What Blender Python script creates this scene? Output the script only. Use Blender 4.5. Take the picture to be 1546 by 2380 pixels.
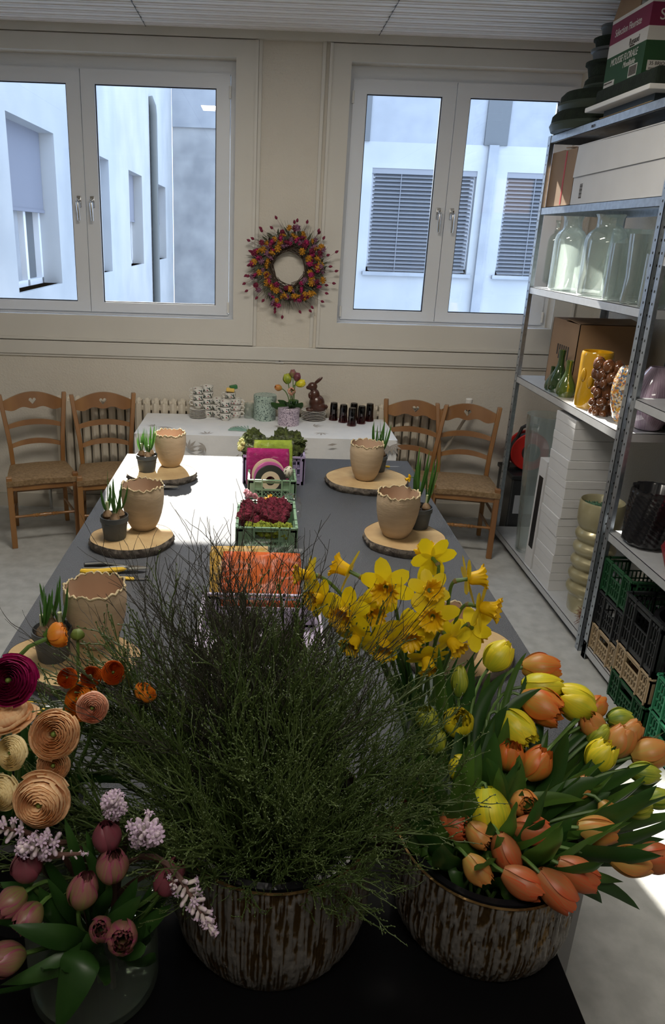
import bpy, bmesh, math, random
from mathutils import Vector, Matrix, Quaternion, noise
random.seed(7)
PI = math.pi
for o in list(bpy.data.objects): bpy.data.objects.remove(o)
S = bpy.context.scene
COL = S.collection
V = Vector

# ------------------------------------------------------------ camera
F, PX, PY = 1690.0, 634.0, 1138.0
YAW, PIT, ROL, CH = 0.0225, 0.3364, 0.0329, 1.90
_f = V((math.sin(YAW), math.cos(YAW), 0)); _r = V((math.cos(YAW), -math.sin(YAW), 0)); _u = V((0, 0, 1))
_f2 = _f*math.cos(PIT) - _u*math.sin(PIT); _u2 = _u*math.cos(PIT) + _f*math.sin(PIT)
CR = _r*math.cos(ROL) + _u2*math.sin(ROL); CU = -_r*math.sin(ROL) + _u2*math.cos(ROL); CF = _f2
CC = V((0, 0, CH))
def ray(x, y): return CF + CR*((x-PX)/F) - CU*((y-PY)/F)
def aty(x, y, Y): d = ray(x, y); return CC + d*(Y/d.y)
def atz(x, y, z): d = ray(x, y); return CC + d*((z-CH)/d.z)
def atx(x, y, X): d = ray(x, y); return CC + d*(X/d.x)
def dist(p): return (V(p)-CC).dot(CF)
cam = bpy.data.cameras.new('camera'); cam_o = bpy.data.objects.new('camera', cam); COL.objects.link(cam_o)
cam.sensor_fit = 'AUTO'; cam.sensor_width = 36; cam.lens = F/2380*36
cam.shift_x = (773-PX)/2380; cam.shift_y = -(1190-PY)/2380
cam.clip_start = .02
m = Matrix((CR, CU, -CF)).transposed().to_4x4(); m.translation = CC
cam_o.matrix_world = m
S.camera = cam_o

# ------------------------------------------------------------ light
w = bpy.data.worlds.new('sky'); S.world = w; w.use_nodes = True
w.node_tree.nodes['Background'].inputs[0].default_value = (.62, .78, 1, 1)
w.node_tree.nodes['Background'].inputs[1].default_value = 3.4
SUN_D = V((.19, -1, -.72))
sun = bpy.data.lights.new('sun', 'SUN'); sun.energy = 18; sun.angle = .009; sun.color = (1, .93, .80)
so = bpy.data.objects.new('sun', sun); COL.objects.link(so); so.rotation_euler = SUN_D.to_track_quat('-Z', 'Y').to_euler()
so.location = (0, 9, 8)
def area(name, loc, size, sy, e, col, rot):
    l = bpy.data.lights.new(name, 'AREA'); l.shape = 'RECTANGLE'; l.size = size; l.size_y = sy; l.energy = e; l.color = col
    o = bpy.data.objects.new(name, l); COL.objects.link(o); o.location = loc; o.rotation_euler = rot; return o
area('added_fill_light', (0, -.2, 2.99), 1.2, .5, 20, (1, .93, .82), (0, 0, 0))  # fill light added out of view to brighten the foreground flowers
area('added_fill_light', (0, 2.6, 2.99), 1.2, .3, 42, (1, .93, .82), (0, 0, 0))  # second added fill, out of view, lifts walls and work table
S.view_settings.view_transform = 'Standard'; S.view_settings.look = 'None'
S.view_settings.gamma = 1; S.view_settings.exposure = 0.25; S.view_settings.use_curve_mapping = False

# ------------------------------------------------------------ materials
MATS = {}
def mat(name, col, rough=.6, metal=0, var=0, scale=20, bump=0, bscale=60, attr=None, spec=.5, trans=0, emit=0, sss=0, stretch=None, coat=0, col2=None, detail=3):
    """col: base colour; var/col2: noise variation; attr: colour at petal tip (pigment along the petal)"""
    if name in MATS: return MATS[name]
    M = bpy.data.materials.new(name); M.use_nodes = True; nt = M.node_tree; N = nt.nodes; L = nt.links
    b = N['Principled BSDF']; b.inputs['Roughness'].default_value = rough; b.inputs['Metallic'].default_value = metal
    b.inputs['Specular IOR Level'].default_value = spec
    if coat: b.inputs['Coat Weight'].default_value = coat; b.inputs['Coat Roughness'].default_value = .08
    base = (*col, 1); b.inputs['Base Color'].default_value = base
    tc = N.new('ShaderNodeTexCoord'); src = tc.outputs['Object']
    if stretch:
        mp = N.new('ShaderNodeMapping'); mp.inputs['Scale'].default_value = stretch; L.new(src, mp.inputs['Vector']); src = mp.outputs['Vector']
    out = None
    if attr:
        a = N.new('ShaderNodeAttribute'); a.attribute_name = 'pg'
        sp = N.new('ShaderNodeSeparateColor'); L.new(a.outputs['Color'], sp.inputs[0])
        mx = N.new('ShaderNodeMix'); mx.data_type = 'RGBA'; mx.inputs[6].default_value = base; mx.inputs[7].default_value = (*attr, 1)
        def mt_(op, a_, b_=None, c_=None):
            q = N.new('ShaderNodeMath'); q.operation = op
            for i_, x_ in enumerate((a_, b_, c_)):
                if x_ is None: continue
                if isinstance(x_, (int, float)): q.inputs[i_].default_value = x_
                else: L.new(x_, q.inputs[i_])
            return q.outputs[0]
        ed = mt_('POWER', mt_('ABSOLUTE', mt_('MULTIPLY_ADD', sp.outputs[0], 2.0, -1.0)), 3.0)
        sn = N.new('ShaderNodeTexNoise'); sn.noise_dimensions = '2D'; sn.inputs['Scale'].default_value = 1; sn.inputs['Detail'].default_value = 2
        cv = N.new('ShaderNodeCombineXYZ'); L.new(mt_('MULTIPLY_ADD', sp.outputs[0], 16.0, mt_('MULTIPLY', sp.outputs[2], 31.0)), cv.inputs[0]); L.new(mt_('MULTIPLY', sp.outputs[1], 1.3), cv.inputs[1]); L.new(cv.outputs[0], sn.inputs['Vector'])
        fac = mt_('ADD', mt_('MULTIPLY', sp.outputs[1], .75), mt_('ADD', mt_('MULTIPLY', ed, .5), mt_('MULTIPLY_ADD', sn.outputs[0], 1.3, -.65)))
        cl_ = N.new('ShaderNodeClamp'); L.new(fac, cl_.inputs[0]); L.new(cl_.outputs[0], mx.inputs[0]); out = mx.outputs[2]
    if var or col2:
        n = N.new('ShaderNodeTexNoise'); n.inputs['Scale'].default_value = scale; n.inputs['Detail'].default_value = detail; L.new(src, n.inputs['Vector'])
        r = N.new('ShaderNodeMapRange'); r.inputs[1].default_value = .35; r.inputs[2].default_value = .65; L.new(n.outputs[0], r.inputs[0])
        mx = N.new('ShaderNodeMix'); mx.data_type = 'RGBA'
        c2 = col2 if col2 else tuple(min(1, c*(1-var)) for c in col)
        if out: L.new(out, mx.inputs[6]); mx.inputs[7].default_value = (*c2, 1); mm = N.new('ShaderNodeMath'); mm.operation = 'MULTIPLY'; mm.inputs[1].default_value = .5; L.new(r.outputs[0], mm.inputs[0]); L.new(mm.outputs[0], mx.inputs[0])
        else: mx.inputs[6].default_value = base; mx.inputs[7].default_value = (*c2, 1); L.new(r.outputs[0], mx.inputs[0])
        out = mx.outputs[2]
    if out: L.new(out, b.inputs['Base Color'])
    if bump:
        n = N.new('ShaderNodeTexNoise'); n.inputs['Scale'].default_value = bscale; n.inputs['Detail'].default_value = 4; L.new(src, n.inputs['Vector'])
        bp = N.new('ShaderNodeBump'); bp.inputs['Strength'].default_value = bump; bp.inputs['Distance'].default_value = .01; L.new(n.outputs[0], bp.inputs['Height']); L.new(bp.outputs[0], b.inputs['Normal'])
    if trans:
        t = N.new('ShaderNodeBsdfTranslucent'); ms = N.new('ShaderNodeMixShader'); ms.inputs[0].default_value = trans
        if out: L.new(out, t.inputs[0])
        else: t.inputs[0].default_value = base
        L.new(b.outputs[0], ms.inputs[1]); L.new(t.outputs[0], ms.inputs[2]); L.new(ms.outputs[0], N['Material Output'].inputs[0])
    if emit: b.inputs['Emission Color'].default_value = base; b.inputs['Emission Strength'].default_value = emit
    MATS[name] = M; return M
def glassmat(name, tint=(1, 1, 1), refl=.06, edge=.5, rough=.02, body=0):
    M = bpy.data.materials.new(name); M.use_nodes = True; nt = M.node_tree; N = nt.nodes; L = nt.links
    t = N.new('ShaderNodeBsdfTransparent'); t.inputs[0].default_value = (*tint, 1)
    g = N.new('ShaderNodeBsdfGlossy'); g.inputs['Roughness'].default_value = rough
    lw = N.new('ShaderNodeLayerWeight'); lw.inputs[0].default_value = .25
    mr = N.new('ShaderNodeMapRange'); mr.inputs[3].default_value = refl; mr.inputs[4].default_value = edge; L.new(lw.outputs['Facing'], mr.inputs[0])
    ms = N.new('ShaderNodeMixShader'); L.new(mr.outputs[0], ms.inputs[0]); L.new(t.outputs[0], ms.inputs[1]); L.new(g.outputs[0], ms.inputs[2])
    L.new(ms.outputs[0], N['Material Output'].inputs[0]); MATS[name] = M
    if body:
        d = N.new('ShaderNodeBsdfTranslucent'); d.inputs[0].default_value = (.9, 1, .96, 1); m2 = N.new('ShaderNodeMixShader'); m2.inputs[0].default_value = body
        L.new(ms.outputs[0], m2.inputs[1]); L.new(d.outputs[0], m2.inputs[2]); L.new(m2.outputs[0], N['Material Output'].inputs[0])
    return M

# ------------------------------------------------------------ mesh builder
class MB:
    def __init__(s): s.v = []; s.f = []; s.c = []
    def add(s, vs, fs, cs=None, M=None):
        o = len(s.v)
        s.v += [tuple(M @ V(p)) for p in vs] if M else [tuple(p) for p in vs]
        s.f += [tuple(i+o for i in f) for f in fs]; s.c += cs if cs else [(0, 0, 0)]*len(vs); return s
    def box(s, x0, x1, y0, y1, z0, z1, M=None):
        vs = [(x, y, z) for z in (z0, z1) for y in (y0, y1) for x in (x0, x1)]
        return s.add(vs, [(0, 2, 3, 1), (4, 5, 7, 6), (0, 1, 5, 4), (2, 6, 7, 3), (0, 4, 6, 2), (1, 3, 7, 5)], None, M)
    def cbox(s, c, d, rz=0, M=None):
        T = Matrix.Translation(c) @ Matrix.Rotation(rz, 4, 'Z')
        if M: T = M @ T
        return s.box(-d[0]/2, d[0]/2, -d[1]/2, d[1]/2, -d[2]/2, d[2]/2, T)
    def grid(s, fn, nu, nv, cu=False, cv=False, M=None, r=0):
        vs = []; cs = []
        for j in range(nv+(0 if cv else 1)):
            for i in range(nu+(0 if cu else 1)):
                u, v = i/nu, j/nv; vs.append(fn(u, v)); cs.append((u, v, r))
        W = nu if cu else nu+1; Hh = nv if cv else nv+1; fs = []
        for j in range(nv):
            for i in range(nu):
                fs.append((j*W+i, j*W+(i+1) % W, ((j+1) % Hh)*W+(i+1) % W, ((j+1) % Hh)*W+i))
        return s.add(vs, fs, cs, M)
    def lathe(s, prof, n=32, c=(0, 0, 0), M=None, fn=None):
        """prof: (radius, z) from bottom; fn(r,z,angle) -> (r,z)"""
        vs = []; cs = []
        for j, (r, z) in enumerate(prof):
            for i in range(n):
                a = 2*PI*i/n; rr, zz = fn(r, z, a) if fn else (r, z)
                vs.append((c[0]+rr*math.cos(a), c[1]+rr*math.sin(a), c[2]+zz)); cs.append((i/n, j/(len(prof)-1), 0))
        fs = [(j*n+i, j*n+(i+1) % n, (j+1)*n+(i+1) % n, (j+1)*n+i) for j in range(len(prof)-1) for i in range(n)]
        return s.add(vs, fs, cs, M)
    def tube(s, pts, rad, n=6, M=None, cap=True):
        pts = [V(p) for p in pts]; k = len(pts)
        if not hasattr(rad, '__len__'): rad = [rad]*k
        vs = []; cs = []; up = V((0.123, .31, .94)).normalized()
        for i, p in enumerate(pts):
            d = (pts[min(i+1, k-1)]-pts[max(i-1, 0)])
            if d.length < 1e-9: d = V((0, 0, 1))
            d.normalize(); x = d.cross(up)
            if x.length < .05: x = d.cross(V((1, 0, 0)))
            x.normalize(); y = d.cross(x)
            for q in range(n):
                a = 2*PI*q/n; vs.append(p+(x*math.cos(a)+y*math.sin(a))*rad[i]); cs.append((q/n, i/(k-1), 0))
        fs = [(j*n+i, j*n+(i+1) % n, (j+1)*n+(i+1) % n, (j+1)*n+i) for j in range(k-1) for i in range(n)]
        if cap and n > 2: fs += [tuple(range(n))[::-1], tuple((k-1)*n+i for i in range(n))]
        return s.add(vs, fs, cs, M)
    def ball(s, c, r, n=10, k=6, sc=(1, 1, 1), M=None, fn=None):
        pr = []
        def g(u, v):
            a = 2*PI*u; b = PI*(v-.5); rr = r*(fn(u, v) if fn else 1)
            return (c[0]+sc[0]*rr*math.cos(a)*math.cos(b), c[1]+sc[1]*rr*math.sin(a)*math.cos(b), c[2]+sc[2]*rr*math.sin(b))
        return s.grid(g, n, k, cu=True, M=M)
    def prism(s, poly, z0, z1, M=None):
        n = len(poly); vs = [(x, y, z0) for x, y in poly]+[(x, y, z1) for x, y in poly]
        fs = [tuple(range(n))[::-1], tuple(range(n, 2*n))]+[(i, (i+1) % n, n+(i+1) % n, n+i) for i in range(n)]
        return s.add(vs, fs, None, M)
    def build(s, name, mt, parent=None, smooth=True, bevel=0, world=False, angle=40, solid=0, sub=0):
        me = bpy.data.meshes.new(name); off = V((0, 0, 0))
        if world and parent: off = parent.location if not parent.parent else parent.location+parent.parent.location
        me.from_pydata([(a-off.x, b-off.y, c-off.z) for a, b, c in s.v] if world and parent else s.v, [], s.f)
        at = me.color_attributes.new('pg', 'FLOAT_COLOR', 'POINT')
        at.data.foreach_set('color', [x for c in s.c for x in (c[0], c[1], c[2], 1)])
        bm = bmesh.new(); bm.from_mesh(me); bmesh.ops.remove_doubles(bm, verts=bm.verts, dist=1e-6); bmesh.ops.recalc_face_normals(bm, faces=bm.faces); bm.to_mesh(me); bm.free()
        me.materials.append(MATS[mt] if isinstance(mt, str) else mt)
        if smooth:
            me.polygons.foreach_set('use_smooth', [True]*len(me.polygons))
            try: me.set_sharp_from_angle(angle=math.radians(angle))
            except Exception: pass
        o = bpy.data.objects.new(name, me); COL.objects.link(o); o.parent = parent
        if bevel: b = o.modifiers.new('b', 'BEVEL'); b.width = bevel; b.segments = 2; b.limit_method = 'ANGLE'
        if solid: b = o.modifiers.new('s', 'SOLIDIFY'); b.thickness = solid; b.offset = 0
        if sub: b = o.modifiers.new('u', 'SUBSURF'); b.levels = sub; b.render_levels = sub
        return o
def tag(o, label=None, cat=None, group=None, kind=None):
    if label: o['label'] = label
    if cat: o['category'] = cat
    if group: o['group'] = group
    if kind: o['kind'] = kind
    return o
def thing(name, loc, label, cat, group=None, rz=0):
    o = bpy.data.objects.new(name, None); COL.objects.link(o); o.location = loc; o.rotation_euler = (0, 0, rz); o.empty_display_size = .05
    return tag(o, label, cat, group)
def struct(name, mb, mt, parent=None, **k):
    o = mb.build(name, mt, parent, **k)
    if not parent: o['kind'] = 'structure'
    return o
def dup(root, loc, rz=None, label=None, group=None, scale=None):
    r = root.copy(); COL.objects.link(r); r.location = loc
    if rz is not None: r.rotation_euler = (0, 0, rz) if not hasattr(rz, '__len__') else rz
    if scale: r.scale = (scale,)*3
    if label: r['label'] = label
    if group: r['group'] = group
    for ch in root.children:
        c = ch.copy(); COL.objects.link(c); c.parent = r
        for g in ch.children: d = g.copy(); COL.objects.link(d); d.parent = c
    return r
def place(mb, loc):
    mb.v = [(x+loc[0], y+loc[1], z+loc[2]) for x, y, z in mb.v]; return mb
def bez(a, b, c, d, n):
    a, b, c, d = V(a), V(b), V(c), V(d); out = []
    for i in range(n+1):
        t = i/n; out.append(a*(1-t)**3+b*3*t*(1-t)**2+c*3*t*t*(1-t)+d*t**3)
    return out
def orient(p, axis, roll=0, s=1):
    q = V(axis).normalized().to_track_quat('Z', 'Y'); return Matrix.Translation(p) @ q.to_matrix().to_4x4() @ Matrix.Rotation(roll, 4, 'Z') @ Matrix.Scale(s, 4)
def text_mesh(txt, name, size, mt, parent, M, ext=.0006, align='LEFT', shear=0, sx=1):
    cu = bpy.data.curves.new(name, 'FONT'); cu.body = txt; cu.size = size; cu.extrude = ext; cu.align_x = align; cu.shear = shear
    t = bpy.data.objects.new(name+'_c', cu); COL.objects.link(t); dg = bpy.context.evaluated_depsgraph_get()
    me = bpy.data.meshes.new_from_object(t.evaluated_get(dg)); bpy.data.objects.remove(t)
    me.transform(Matrix.Diagonal((sx, 1, 1, 1))); me.transform(M); me.materials.clear(); me.materials.append(MATS[mt]); me.name = name
    o = bpy.data.objects.new(name, me); COL.objects.link(o); o.parent = parent; return o
R = random.uniform

mat('wall_paint', (.63, .59, .52), .75, bump=.35, bscale=90, var=.04, scale=3)
mat('wood_paint', (.62, .60, .555), .5, var=.03, scale=4)
mat('pvc', (.70, .73, .78), .35)
mat('chrome', (.62, .62, .62), .25, 1)
mat('galv', (.50, .55, .60), .33, .85, col2=(.40, .44, .49), scale=45)
mat('dark_hole', (.02, .02, .02), .8)
mat('radiator', (.62, .56, .46), .45)
mat('black', (.012, .013, .015), .45)
mat('blackgloss', (.010, .010, .012), .22)
mat('ext_wall', (.40, .415, .43), .85, col2=(.33, .35, .37), scale=1.2, detail=8)
mat('ext_grey', (.33, .34, .35), .85, col2=(.22, .23, .245), scale=1.6, detail=10)
mat('ext_grey2', (.30, .32, .35), .8, col2=(.25, .27, .3), scale=3)
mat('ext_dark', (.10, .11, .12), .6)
mat('ext_blind', (.20, .21, .235), .6)
mat('ext_screen', (.17, .18, .22), .8)
mat('ext_pipe', (.10, .11, .11), .5)
mat('chair_wood', (.31, .15, .046), .36, col2=(.21, .09, .026), scale=6, stretch=(1, 1, .15), coat=.3)
mat('rush', (.29, .19, .095), .7, col2=(.19, .115, .05), scale=60, bump=.6, bscale=120)
mat('card', (.30, .19, .11), .8, var=.12, scale=5)
mat('whitebox', (.62, .62, .62), .6, var=.05, scale=6)
mat('white', (.75, .74, .71), .5)
mat('greenfoam', (.012, .022, .012), .95, var=.5, scale=30, bump=.5, bscale=80)
mat('soil', (.03, .018, .01), .95, var=.5, scale=80, bump=1, bscale=120)
mat('leaf', (.035, .095, .018), .42, col2=(.02, .065, .012), scale=8, stretch=(1, 1, 1), trans=.3)
mat('leaf2', (.075, .16, .025), .42, col2=(.05, .12, .02), scale=8, trans=.38)
mat('stem', (.10, .19, .04), .5, var=.2, scale=10)
glassmat('pane', (.97, .98, 1), .03, .35, 0)
glassmat('vase_glass', (.965, .99, .98), .08, .90, .03, .14)
glassmat('clear_plastic', (.97, .98, .98), .03, .30, .22)

# ------------------------------------------------------------ room shell
WY = 4.95; ZC = 3.03; XL, XR = -3.0, 2.22
def frame_wall():
    b = MB(); holes = [(-2.1, -.19), (.50, 1.94)]
    z0, z1 = 1.355, 2.895
    b.box(XL, XR, WY, WY+.16, -.05, z0); b.box(XL, XR, WY, WY+.16, z1, ZC+.1)
    b.box(XL, holes[0][0], WY, WY+.16, z0, z1); b.box(holes[0][1], holes[1][0], WY, WY+.16, z0, z1); b.box(holes[1][1], XR, WY, WY+.16, z0, z1)
    return b
struct('wall_back', frame_wall(), 'wall_paint', smooth=False)
struct('wall_left', MB().box(XL-.1, XL, -2.6, WY+.16, -.05, ZC+.1), 'wall_paint', smooth=False)
struct('wall_right', MB().box(XR, XR+.1, -2.6, WY+.16, -.05, ZC+.1), 'wall_paint', smooth=False)
struct('wall_front', MB().box(XL-.1, XR+.1, -2.7, -2.6, -.05, ZC+.1), 'wall_paint', smooth=False)
# floor: pale grey mottled vinyl
fm = mat('floor_vinyl', (.47, .475, .46), .36, col2=(.37, .375, .36), scale=14, detail=8, bump=.1, bscale=200)
struct('floor', MB().box(XL-.1, XR+.1, -2.7, WY+.16, -.1, 0), 'floor_vinyl', smooth=False)
# ceiling of ribbed metal panels
mat('ceil', (.86, .85, .83), .5)
cb = MB(); y = -2.6; i = 0
pat = (.012, .02, .045, .014, .02, .012, .055, .016)
while y < WY-.02:
    wd = pat[i % 8]; i += 1
    cb.box(XL, XR, y, min(y+wd, WY), ZC + (.006 if i % 2 else 0), ZC+.05); y += wd
struct('ceiling', cb, 'ceil', smooth=False)
for k, x in enumerate((-2.095, -.722, .65, 2.02)):
    pass
jb = MB()
for x in (-2.095, -.722, .65, 2.02): jb.box(x-.0018, x+.0018, -2.6, WY-.02, ZC-.0008, ZC+.01)
struct('trim_1', jb, 'ext_dark', smooth=False)
struct('trim_2', MB().box(XL, XR, WY-.03, WY, 2.99, ZC+.02), 'wood_paint', smooth=False)
# casing boards round windows + ledge rail
def casing(name, x0, x1):
    b = MB(); t = .018; Z0, Z1, z0, z1 = 1.215, 2.985, 1.362, 2.893; cw = .115
    b.box(x0-cw, x0, WY-t, WY, Z0, Z1-.0); b.box(x1, x1+cw, WY-t, WY, Z0, Z1)
    b.box(x0, x1, WY-t, WY, z1, Z1); b.box(x0, x1, WY-t, WY, Z0, z0)
    for a, c in ((x0-cw-.018, x0-cw), (x1+cw, x1+cw+.018)): b.box(a, c, WY-.03, WY, Z0, Z1)
    b.box(x0-cw-.018, x1+cw+.018, WY-.03, WY, Z0-.018, Z0)
    struct(name, b, 'wood_paint', smooth=False)
casing('trim_3', -2.1, -.19); casing('trim_4', .50, 1.94)
struct('trim_5', MB().box(XL, XR, WY-.022, WY, 1.10, 1.19), 'wood_paint', smooth=False, bevel=.004)
struct('trim_6', MB().box(XL, XR, WY-.012, WY, 1.085, 1.10), 'wood_paint', smooth=False)
for i, x in enumerate((-.045, .335)): struct('trim_%d' % (7+i), MB().box(x-.012, x+.012, WY-.012, WY, 1.19, ZC), 'wood_paint', smooth=False, bevel=.004)
bbm = mat('base_grey', (.45, .42, .36), .5)
struct('baseboard_back', MB().box(XL, XR, WY-.015, WY, 0, .10), 'base_grey', smooth=False)
struct('baseboard_right', MB().box(XR-.015, XR, -2.6, WY-.015, 0, .10), 'base_grey', smooth=False)

# windows
def window(n, x0, x1, sashes):
    wf = MB(); y0, y1 = WY+.10, WY+.16; z0, z1 = 1.355, 2.895
    fw = .035
    wf.box(x0, x0+fw, y0, y1, z0+.03, z1-.075); wf.box(x1-fw, x1, y0, y1, z0+.03, z1-.075); wf.box(x0, x1, y0, y1, z1-.075, z1); wf.box(x0, x1, y0, y1, z0, z0+.03)
    root = thing('window_%d' % n, (0, 0, 0), None, None); root['kind'] = 'structure'
    wf.build('window_frame', 'pvc', root, smooth=False)
    MB().box(x0, x1, WY-.01, WY+.10, z0-.012, z0+.006).build('window_sill', 'pvc', root, smooth=False, bevel=.003)
    for (a, b_, hx) in sashes:
        s = MB(); ys = WY+.085; zz0, zz1 = 1.378, 2.822; m_ = .085
        s.box(a, a+m_, ys, ys+.06, zz0, zz1); s.box(b_-m_, b_, ys, ys+.06, zz0, zz1); s.box(a+m_, b_-m_, ys, ys+.06, zz0, zz0+m_*.75); s.box(a+m_, b_-m_, ys, ys+.06, zz1-m_*.95, zz1)
        o = s.build('window_sash', 'pvc', root, smooth=False)
        g = MB(); gx0, gx1, gz0, gz1 = a+m_, b_-m_, zz0+m_*.75, zz1-m_*.95; e = .006
        for q in ((gx0, gx0+e, gz0, gz1), (gx1-e, gx1, gz0, gz1), (gx0, gx1, gz0, gz0+e), (gx0, gx1, gz1-e, gz1)): g.box(q[0], q[1], ys+.012, ys+.02, q[2], q[3])
        g.build('glazing_seal', 'black', o, smooth=False)
        MB().box(gx0, gx1, ys+.024, ys+.030, gz0, gz1).build('pane', 'pane', o, smooth=False)
        h = MB(); h.box(hx-.014, hx+.014, ys-.008, ys, 2.03, 2.10); h.tube([(hx, ys, 2.075), (hx, ys-.045, 2.075), (hx, ys-.05, 2.06), (hx+.003, ys-.045, 1.95)], [.010, .010, .011, .008], 8)
        h.build('window_handle', 'chrome', o, bevel=.003)
        hh = MB()
        xh = a if hx > (a+b_)/2 else b_
        for zz in (1.43, 2.72): hh.tube([(xh, ys-.008, zz-.035), (xh, ys-.008, zz+.035)], .008, 8)
        hh.build('hinge', 'white', o)
    return root
window(1, -2.1, -.19, [(-2.065, -1.150, -1.19), (-1.146, -.228, -1.105)])
window(2, .50, 1.94, [(.53, 1.170, 1.128), (1.174, 1.905, 1.215)])

# ------------------------------------------------------------ courtyard seen through the windows
def ext_window(root, M, w_, h_, kind):
    """recess frame on a wall: local x along wall, y outwards (towards viewer negative), z up"""
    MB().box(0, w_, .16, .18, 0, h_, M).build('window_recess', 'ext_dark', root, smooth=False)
    f = MB(); f.box(0, .06, .10, .16, 0, h_, M); f.box(w_-.06, w_, .10, .16, 0, h_, M); f.box(0, w_, .10, .16, 0, .06, M); f.box(0, w_, .10, .16, h_-.05, h_, M)
    if kind == 'screen': f.box(w_*.62, w_*.62+.07, .10, .16, 0, h_, M)
    f.build('window_frame', 'pvc', root, smooth=False)
    MB().box(-.05, w_+.05, -.06, .16, -.05, 0, M).build('window_ledge', 'ext_grey2', root, smooth=False)
    b = MB()
    if kind == 'blind':
        n = int(h_/.052)
        for i in range(n):
            z = .02+i*.052
            b.add([(0.03, .02, z), (w_-.03, .02, z), (w_-.03, .075, z+.036), (.03, .075, z+.036), (0.03, .02, z-.004), (w_-.03, .02, z-.004), (w_-.03, .075, z+.032), (.03, .075, z+.032)], [(0, 1, 2, 3), (7, 6, 5, 4), (0, 4, 5, 1), (3, 2, 6, 7)], None, M)
        b.box(.0, w_, .01, .09, h_-.07, h_, M); b.box(w_*.28, w_*.28+.008, .012, .018, 0, h_, M); b.box(w_*.75, w_*.75+.008, .012, .018, 0, h_, M)
        b.build('slatted_blind', 'ext_blind', root, smooth=False)
    else:
        b.box(.01, w_-.01, .05, .065, h_*.5, h_, M); b.box(.01, w_-.01, .04, .08, h_*.48, h_*.5, M); b.build('roller_screen', 'ext_screen', root, smooth=False)
        c = MB(); c.grid(lambda u, v: (.08+u*w_*.5, .13+.012*math.sin(u*60), .06+v*(h_*.5)), 60, 1, M=M); c.build('curtain', 'ext_grey2', root)
wing = thing('office_building', (-2.2, 6, -3), 'pale rendered building wing seen at an angle through the left window', 'building')
def wall_holes(P, x0, x1, z0, z1, holes, th):
    b = MB(); xs = x0
    for (a, c, p, q) in holes:
        b.box(xs, a, 0, th, z0, z1, P); b.box(a, c, 0, th, z0, p, P); b.box(a, c, 0, th, q, z1, P); xs = c
    b.box(xs, x1, 0, th, z0, z1, P); return b
PW = Matrix.Translation((-2.2, 0, 0)) @ Matrix.Rotation(PI/2, 4, 'Z')   # local x -> +Y, local y -> -X
wins = [(6.84, 8.33, 1.33, 2.82), (9.75, 11.15, 1.33, 2.82), (12.75, 14.1, 1.33, 2.82), (15.9, 17.4, 1.33, 2.82)]
o = wall_holes(PW, 5.8, 18.74, -3, 5.7, wins, .5)
o.build('wall', 'ext_wall', wing, smooth=False, world=True)
def wroot(r):  # parts built in world space under a located empty
    return r
for k, (a, c, p, q) in enumerate(wins):
    W_ = Matrix.Translation(-wing.location) @ PW @ Matrix.Translation((a, .1, p))
    ext_window(wing, W_, c-a, q-p, 'screen')
MB().tube([(-2.13, 15.2, -3), (-2.13, 15.2, 3.95), (-2.14, 15.2, 4.1), (-2.2, 15.2, 4.25)], .072, 12).build('drain_pipe', 'ext_pipe', wing, world=True)
perp = thing('rear_building', (0, 18.75, -3), 'weathered grey rendered wall closing the courtyard, seen through left window', 'building')
MB().box(-2.19, 1.6, 18.75, 19.0, -3, 5.9).build('wall', 'ext_grey', perp, smooth=False, world=True)
MB().box(-2.19, 1.6, 18.7, 18.75, 4.2, 5.9).build('parapet_panel', 'ext_grey2', perp, smooth=False, world=True)
opp = thing('opposite_building', (2.5, 11, -3), 'pale building with slatted blinds opposite the right window', 'building')
PO = Matrix.Translation((0, 11, 0))
ow = [(1.49, 2.96, 1.45, 2.83), (3.38, 4.85, 1.45, 2.83)]
wall_holes(PO, -.69, 7, -3, 3.16, ow, .4).build('wall', 'ext_wall', opp, smooth=False, world=True)
MB().box(-.69, 7, 11.0, 11.4, 3.16, 6.32).build('upper_wall', 'ext_grey2', opp, smooth=False, world=True)
pn = MB(); pn.box(3.0, 3.32, 10.97, 11, 3.16, 6.4); pn.box(1.1, 1.42, 10.97, 11, 3.16, 6.4); pn.build('dark_panel', 'ext_dark', opp, smooth=False, world=True)
MB().box(3.07, 3.20, 10.93, 11.0, -3, 3.16).build('pilaster', 'ext_grey2', opp, smooth=False, world=True)
for (a, c, p, q) in ow: ext_window(opp, Matrix.Translation(-opp.location) @ PO @ Matrix.Translation((a, .0, p)), c-a, q-p, 'blind')
aw = thing('window_canopy', (-1.1, 5.12, 3.06), 'unseen flat slab added outside the left window to cut the sun', 'canopy')  # unseen slab added to trim the near edge of the table's sun patch
MB().box(-2.15, -.1, 5.12, 5.75, 2.97, 3.05).build('slab', 'ext_grey2', aw, smooth=False, world=True)
struct('trim_9', MB().box(-8, 8, 5.2, 20, -3.1, -3), 'ext_grey2', smooth=False)
# panels added at the unseen ceiling to house the fill lights
mat('fill_light', (1, .95, .86), .5, emit=1.5)
lt = thing('added_fill_panel', (0, -.2, ZC), 'unseen flat panel added for fill light above the foreground', 'fill_light')
MB().box(-.62, .62, -.46, .06, ZC-.03, ZC).build('fill_panel_body', 'white', lt, smooth=False, world=True)
lt = thing('added_fill_panel', (0, 2.6, ZC), 'unseen flat panel added for fill light above the long work table', 'fill_light')
MB().box(-.62, .62, 2.44, 2.76, ZC-.03, ZC).build('fill_panel_body', 'white', lt, smooth=False, world=True)

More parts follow.
